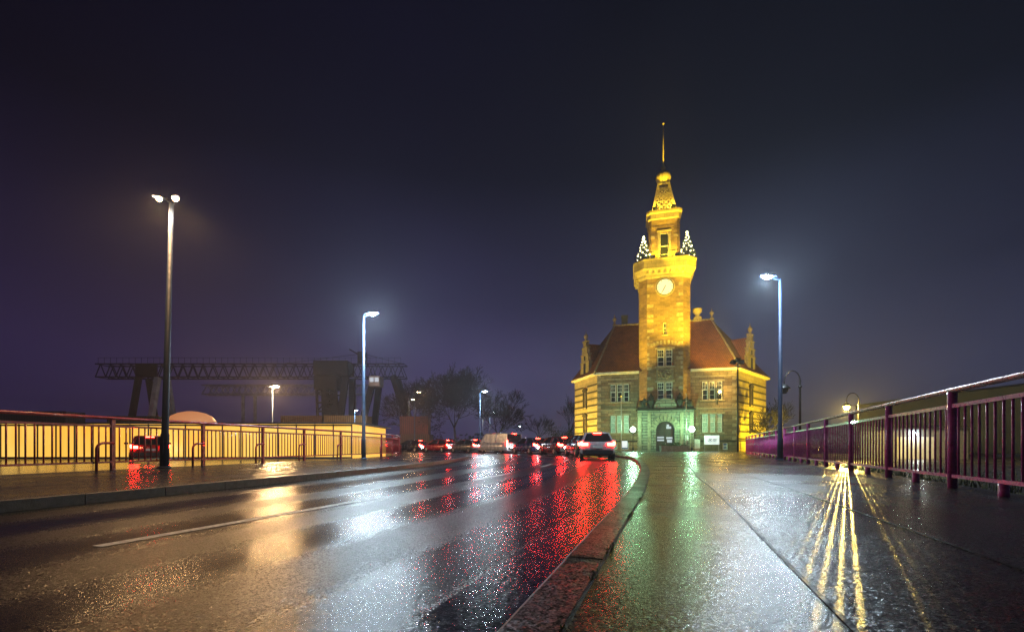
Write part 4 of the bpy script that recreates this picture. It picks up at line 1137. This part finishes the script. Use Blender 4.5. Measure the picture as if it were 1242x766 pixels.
wh = thing('warehouse', 'long dark warehouse with shallow pitched roof beyond the right railing', 'warehouse', (58, 44, -.15))
m = MB(); m.box((0, 0, 3.2), (23, 37, 6.4)); m.build('wall', M['warehouse'], wh)
m = MB(); m.rings([[(-12, -19, 6.4), (12, -19, 6.4), (12, 19, 6.4), (-12, 19, 6.4)], [(-.1, -19, 8.0), (.1, -19, 8.0), (.1, 19, 8.0), (-.1, 19, 8.0)]]); m.build('roof', M['darkroof'], wh)
for y in (-12, -4, 4, 12): m = MB(); m.box((-11.55, y, 2), (.12, 4, 4)); m.build('door', M['crane'], wh)
sh = thing('shed', 'small shed with a pale door under a white wall lamp, behind the magenta railing', 'shed', (28.2, 31.5, -.55), R(-8))
m = MB(); m.box((0, 1.5, 1.2), (5.2, 3, 2.4)); m.build('wall', M['concrete'], sh)
m = MB(); m.rings([[(-2.8, -.3, 2.4), (2.8, -.3, 2.4), (2.8, 3.3, 2.4), (-2.8, 3.3, 2.4)], [(-2.8, -.3, 2.5), (2.8, -.3, 2.5), (2.8, 3.3, 2.8), (-2.8, 3.3, 2.8)]]); m.build('roof', M['darkroof'], sh)
m = MB(); m.box((-.6, -.03, .95), (2.2, .08, 1.9)); m.build('door', M['white'], sh)
m = MB(); m.ball((-.7, -.25, 2.1), .06, 10); m.beam((-.7, 0, 2.2), (-.7, -.25, 2.2), .04, .04); m.build('wall_light', M['head_white'], sh)
lamp('lamp_light', 'POINT', (-.7, -.5, 1.95), (1, .92, .8), 22, sh, .06)

# ------------------------------------------------------------------ bare trees
def bare_tree(label, loc, H, spread, seed, depth=6, group='bare winter trees', trunk=.22):
    t = thing('bare_tree', label, 'tree', loc, 0, group); rr = random.Random(seed)
    tm, cm = MB(), MB()
    def grow(p, d, ln, r, k):
        n = 3; pts = [p]; rs = [r]; q = p
        for i in range(n):
            d = (d + Vector((rr.gauss(0, .1), rr.gauss(0, .1), .05 + rr.gauss(0, .05)))).normalized(); q = q + d * ln / n; pts.append(q); rs.append(max(.024, r * (1 - .4 * (i + 1) / n)))
        (tm if k == 0 else cm).tube(pts, rs, 6 if k < 2 else (4 if k < 4 else 3))
        if k >= depth: return
        nb = 5 if k == 0 else rr.choice((2, 2, 3))
        for j in range(nb):
            a = rr.random() * 6.283 if k else j * 1.57 + rr.uniform(-.4, .4)
            s = d.orthogonal().normalized(); s.rotate(Matrix.Rotation(a, 3, d)); ang = rr.uniform(.3, .75) * spread
            nd = (d * math.cos(ang) + s * math.sin(ang)).normalized(); st = pts[rr.choice((2, 3))] if k else pts[-1]
            grow(st, nd, ln * rr.uniform(.62, .86), rs[-1] * rr.uniform(.55, .8), k + 1)
        if k: grow(pts[-1], d, ln * .8, rs[-1] * .8, k + 1)
    grow(Vector((0, 0, 0)), Vector((0, 0, 1)), H * .26, trunk, 0)
    tm.build('trunk', M['bark'], t); cm.build('crown', M['bark'], t)
    return t
bare_tree('largest bare winter tree behind the white street lamp', (-7.8, 66, -.15), 13.5, 1.25, 11, 7)
bare_tree('broad bare winter tree left of the largest one', (-14.5, 72, -.15), 12, 1.25, 5, 6)
bare_tree('slender bare winter tree just right of the largest one', (-2.6, 72, -.15), 10.5, 1.15, 8, 6)
bare_tree('small bare winter tree in the gap left of the harbour office', (6.4, 112, .1), 9.5, 1.1, 21, 5, trunk=.25)
bare_tree('tall bare winter tree close to the left wall of the harbour office', (13.2, 112, .1), 15, .9, 23, 5, trunk=.3)
bare_tree('spreading bare winter tree behind the unlit lantern', (45, 78, .1), 9.5, 1.25, 31, 5)
bare_tree('small bare tree close against the right wall of the harbour office', (32.6, 57.8, .1), 6.0, 1.1, 35, 5, trunk=.1)
def bush(label, loc, rx, h, seed, n=2600):
    t = thing('bush', label, 'bush', loc, 0); rr = random.Random(seed); m = MB()
    cl = [(rr.uniform(-.7, .7) * rx, rr.uniform(-.6, .6) * rx, rr.uniform(.2, .75) * h, rr.uniform(.25, .45) * h) for _ in range(12)]
    for _ in range(n):
        cx, cy, cz, r = rr.choice(cl); c = Vector((cx + rr.gauss(0, r * .5), cy + rr.gauss(0, r * .5), max(.05, cz + rr.gauss(0, r * .45)))); a = Vector((rr.gauss(0, 1), rr.gauss(0, 1), rr.gauss(0, 1))).normalized() * .16; b = a.orthogonal().normalized() * .08
        m.add([c, c + a * .5 + b, c + a, c + a * .5 - b], [(0, 1, 2, 3)])
    m.build('foliage', M['leaf'], t)
    m = MB(); 
    for k in range(5): m.tube([(0, 0, 0), (rr.uniform(-.6, .6) * rx, rr.uniform(-.5, .5) * rx, h * .6)], [.06, .02], 5)
    m.build('stem', M['bark'], t)
bush('rounded evergreen bush left of the harbour office', (9.3, 84, .1), 3.2, 4.2, 4)
bush('dark low bush right of the harbour office below the bare tree', (43, 72, .1), 4, 3, 6)

# ------------------------------------------------------------------ far skyline
sk = MB(); rs_ = random.Random(9)
for k in range(46):
    x = -330 + k * 15 + rs_.uniform(-4, 4); h = rs_.uniform(4, 10)
    for j in range(60):
        c = Vector((x + rs_.gauss(0, 6), 330 + rs_.uniform(-8, 8), h * rs_.random()))
        a = Vector((rs_.uniform(.8, 2), 0, rs_.uniform(-.5, .8))); b = Vector((0, rs_.uniform(-1, 1), rs_.uniform(.8, 1.8)))
        sk.add([c, c + a, c + a + b, c + b], [(0, 1, 2, 3)])
o = sk.build('treeline', M['leaf']); o['kind'] = 'stuff'; o['label'] = 'dark far treeline along the horizon'

# ------------------------------------------------------------------ night sky
W = bpy.data.worlds.new('World'); S.world = W; W.use_nodes = True
nt = W.node_tree; bg = nt.nodes['Background']
tc = nt.nodes.new('ShaderNodeTexCoord'); sep = nt.nodes.new('ShaderNodeSeparateXYZ'); nt.links.new(tc.outputs['Generated'], sep.inputs[0])
el = ramp(nt, sep.outputs[2], [(0, (.115, .11, .2)), (.12, (.070, .067, .136)), (.28, (.026, .0265, .06)), (.5, (.0062, .007, .0155)), (1, (.0035, .004, .0095))])
az = ramp(nt, math_(nt, 'ADD', math_(nt, 'MULTIPLY', sep.outputs[0], .5), .5), [(.2, (.40, .27, .5)), (.42, (.82, .66, .95)), (.62, (1.0, 1.05, 1.0)), (.85, (.6, .7, .72))])
c = mixc(nt, 1.0, el.outputs[0], az.outputs[0], 'MULTIPLY')
mp = N(nt, 'ShaderNodeMapping'); mp.inputs['Scale'].default_value = (1, 1, 2.5); nt.links.new(tc.outputs['Generated'], mp.inputs[0])
cl = ramp(nt, noise(nt, mp.outputs[0], 1.6, 4, .5), [(.3, .78), (.7, 1.22)])
c = mixc(nt, 1.0, c, cl.outputs[0], 'MULTIPLY')
nt.links.new(c, bg.inputs['Color']); bg.inputs['Strength'].default_value = 1.0

# ------------------------------------------------------------------ damp night air
hm = bpy.data.materials.new('damp air'); hm.use_nodes = True; hn = hm.node_tree
hn.nodes.remove(hn.nodes['Principled BSDF'])
pv = hn.nodes.new('ShaderNodeVolumePrincipled'); pv.inputs['Density'].default_value = .0011; pv.inputs['Color'].default_value = (.78, .82, .96, 1); pv.inputs['Anisotropy'].default_value = .6
hn.links.new(pv.outputs[0], hn.nodes['Material Output'].inputs['Volume'])
hm.cycles.volume_sampling = 'EQUIANGULAR'
hb = MB(); hb.box((0, 300, 29.5), (1400, 1400, 61.4)); o = hb.build('haze', hm); o['kind'] = 'stuff'; o['label'] = 'thin damp night air glowing round the lamps'

# ------------------------------------------------------------------ camera
cd = bpy.data.cameras.new('camera'); co = bpy.data.objects.new('camera', cd); COL.objects.link(co)
cd.sensor_width = 36; cd.lens = 560 / 1242 * 36; cd.shift_y = 158 / 1242
cd.clip_start = .05; cd.clip_end = 4000
co.location = (0, 0, .70); co.rotation_euler = (R(90), 0, 0)
S.camera = co
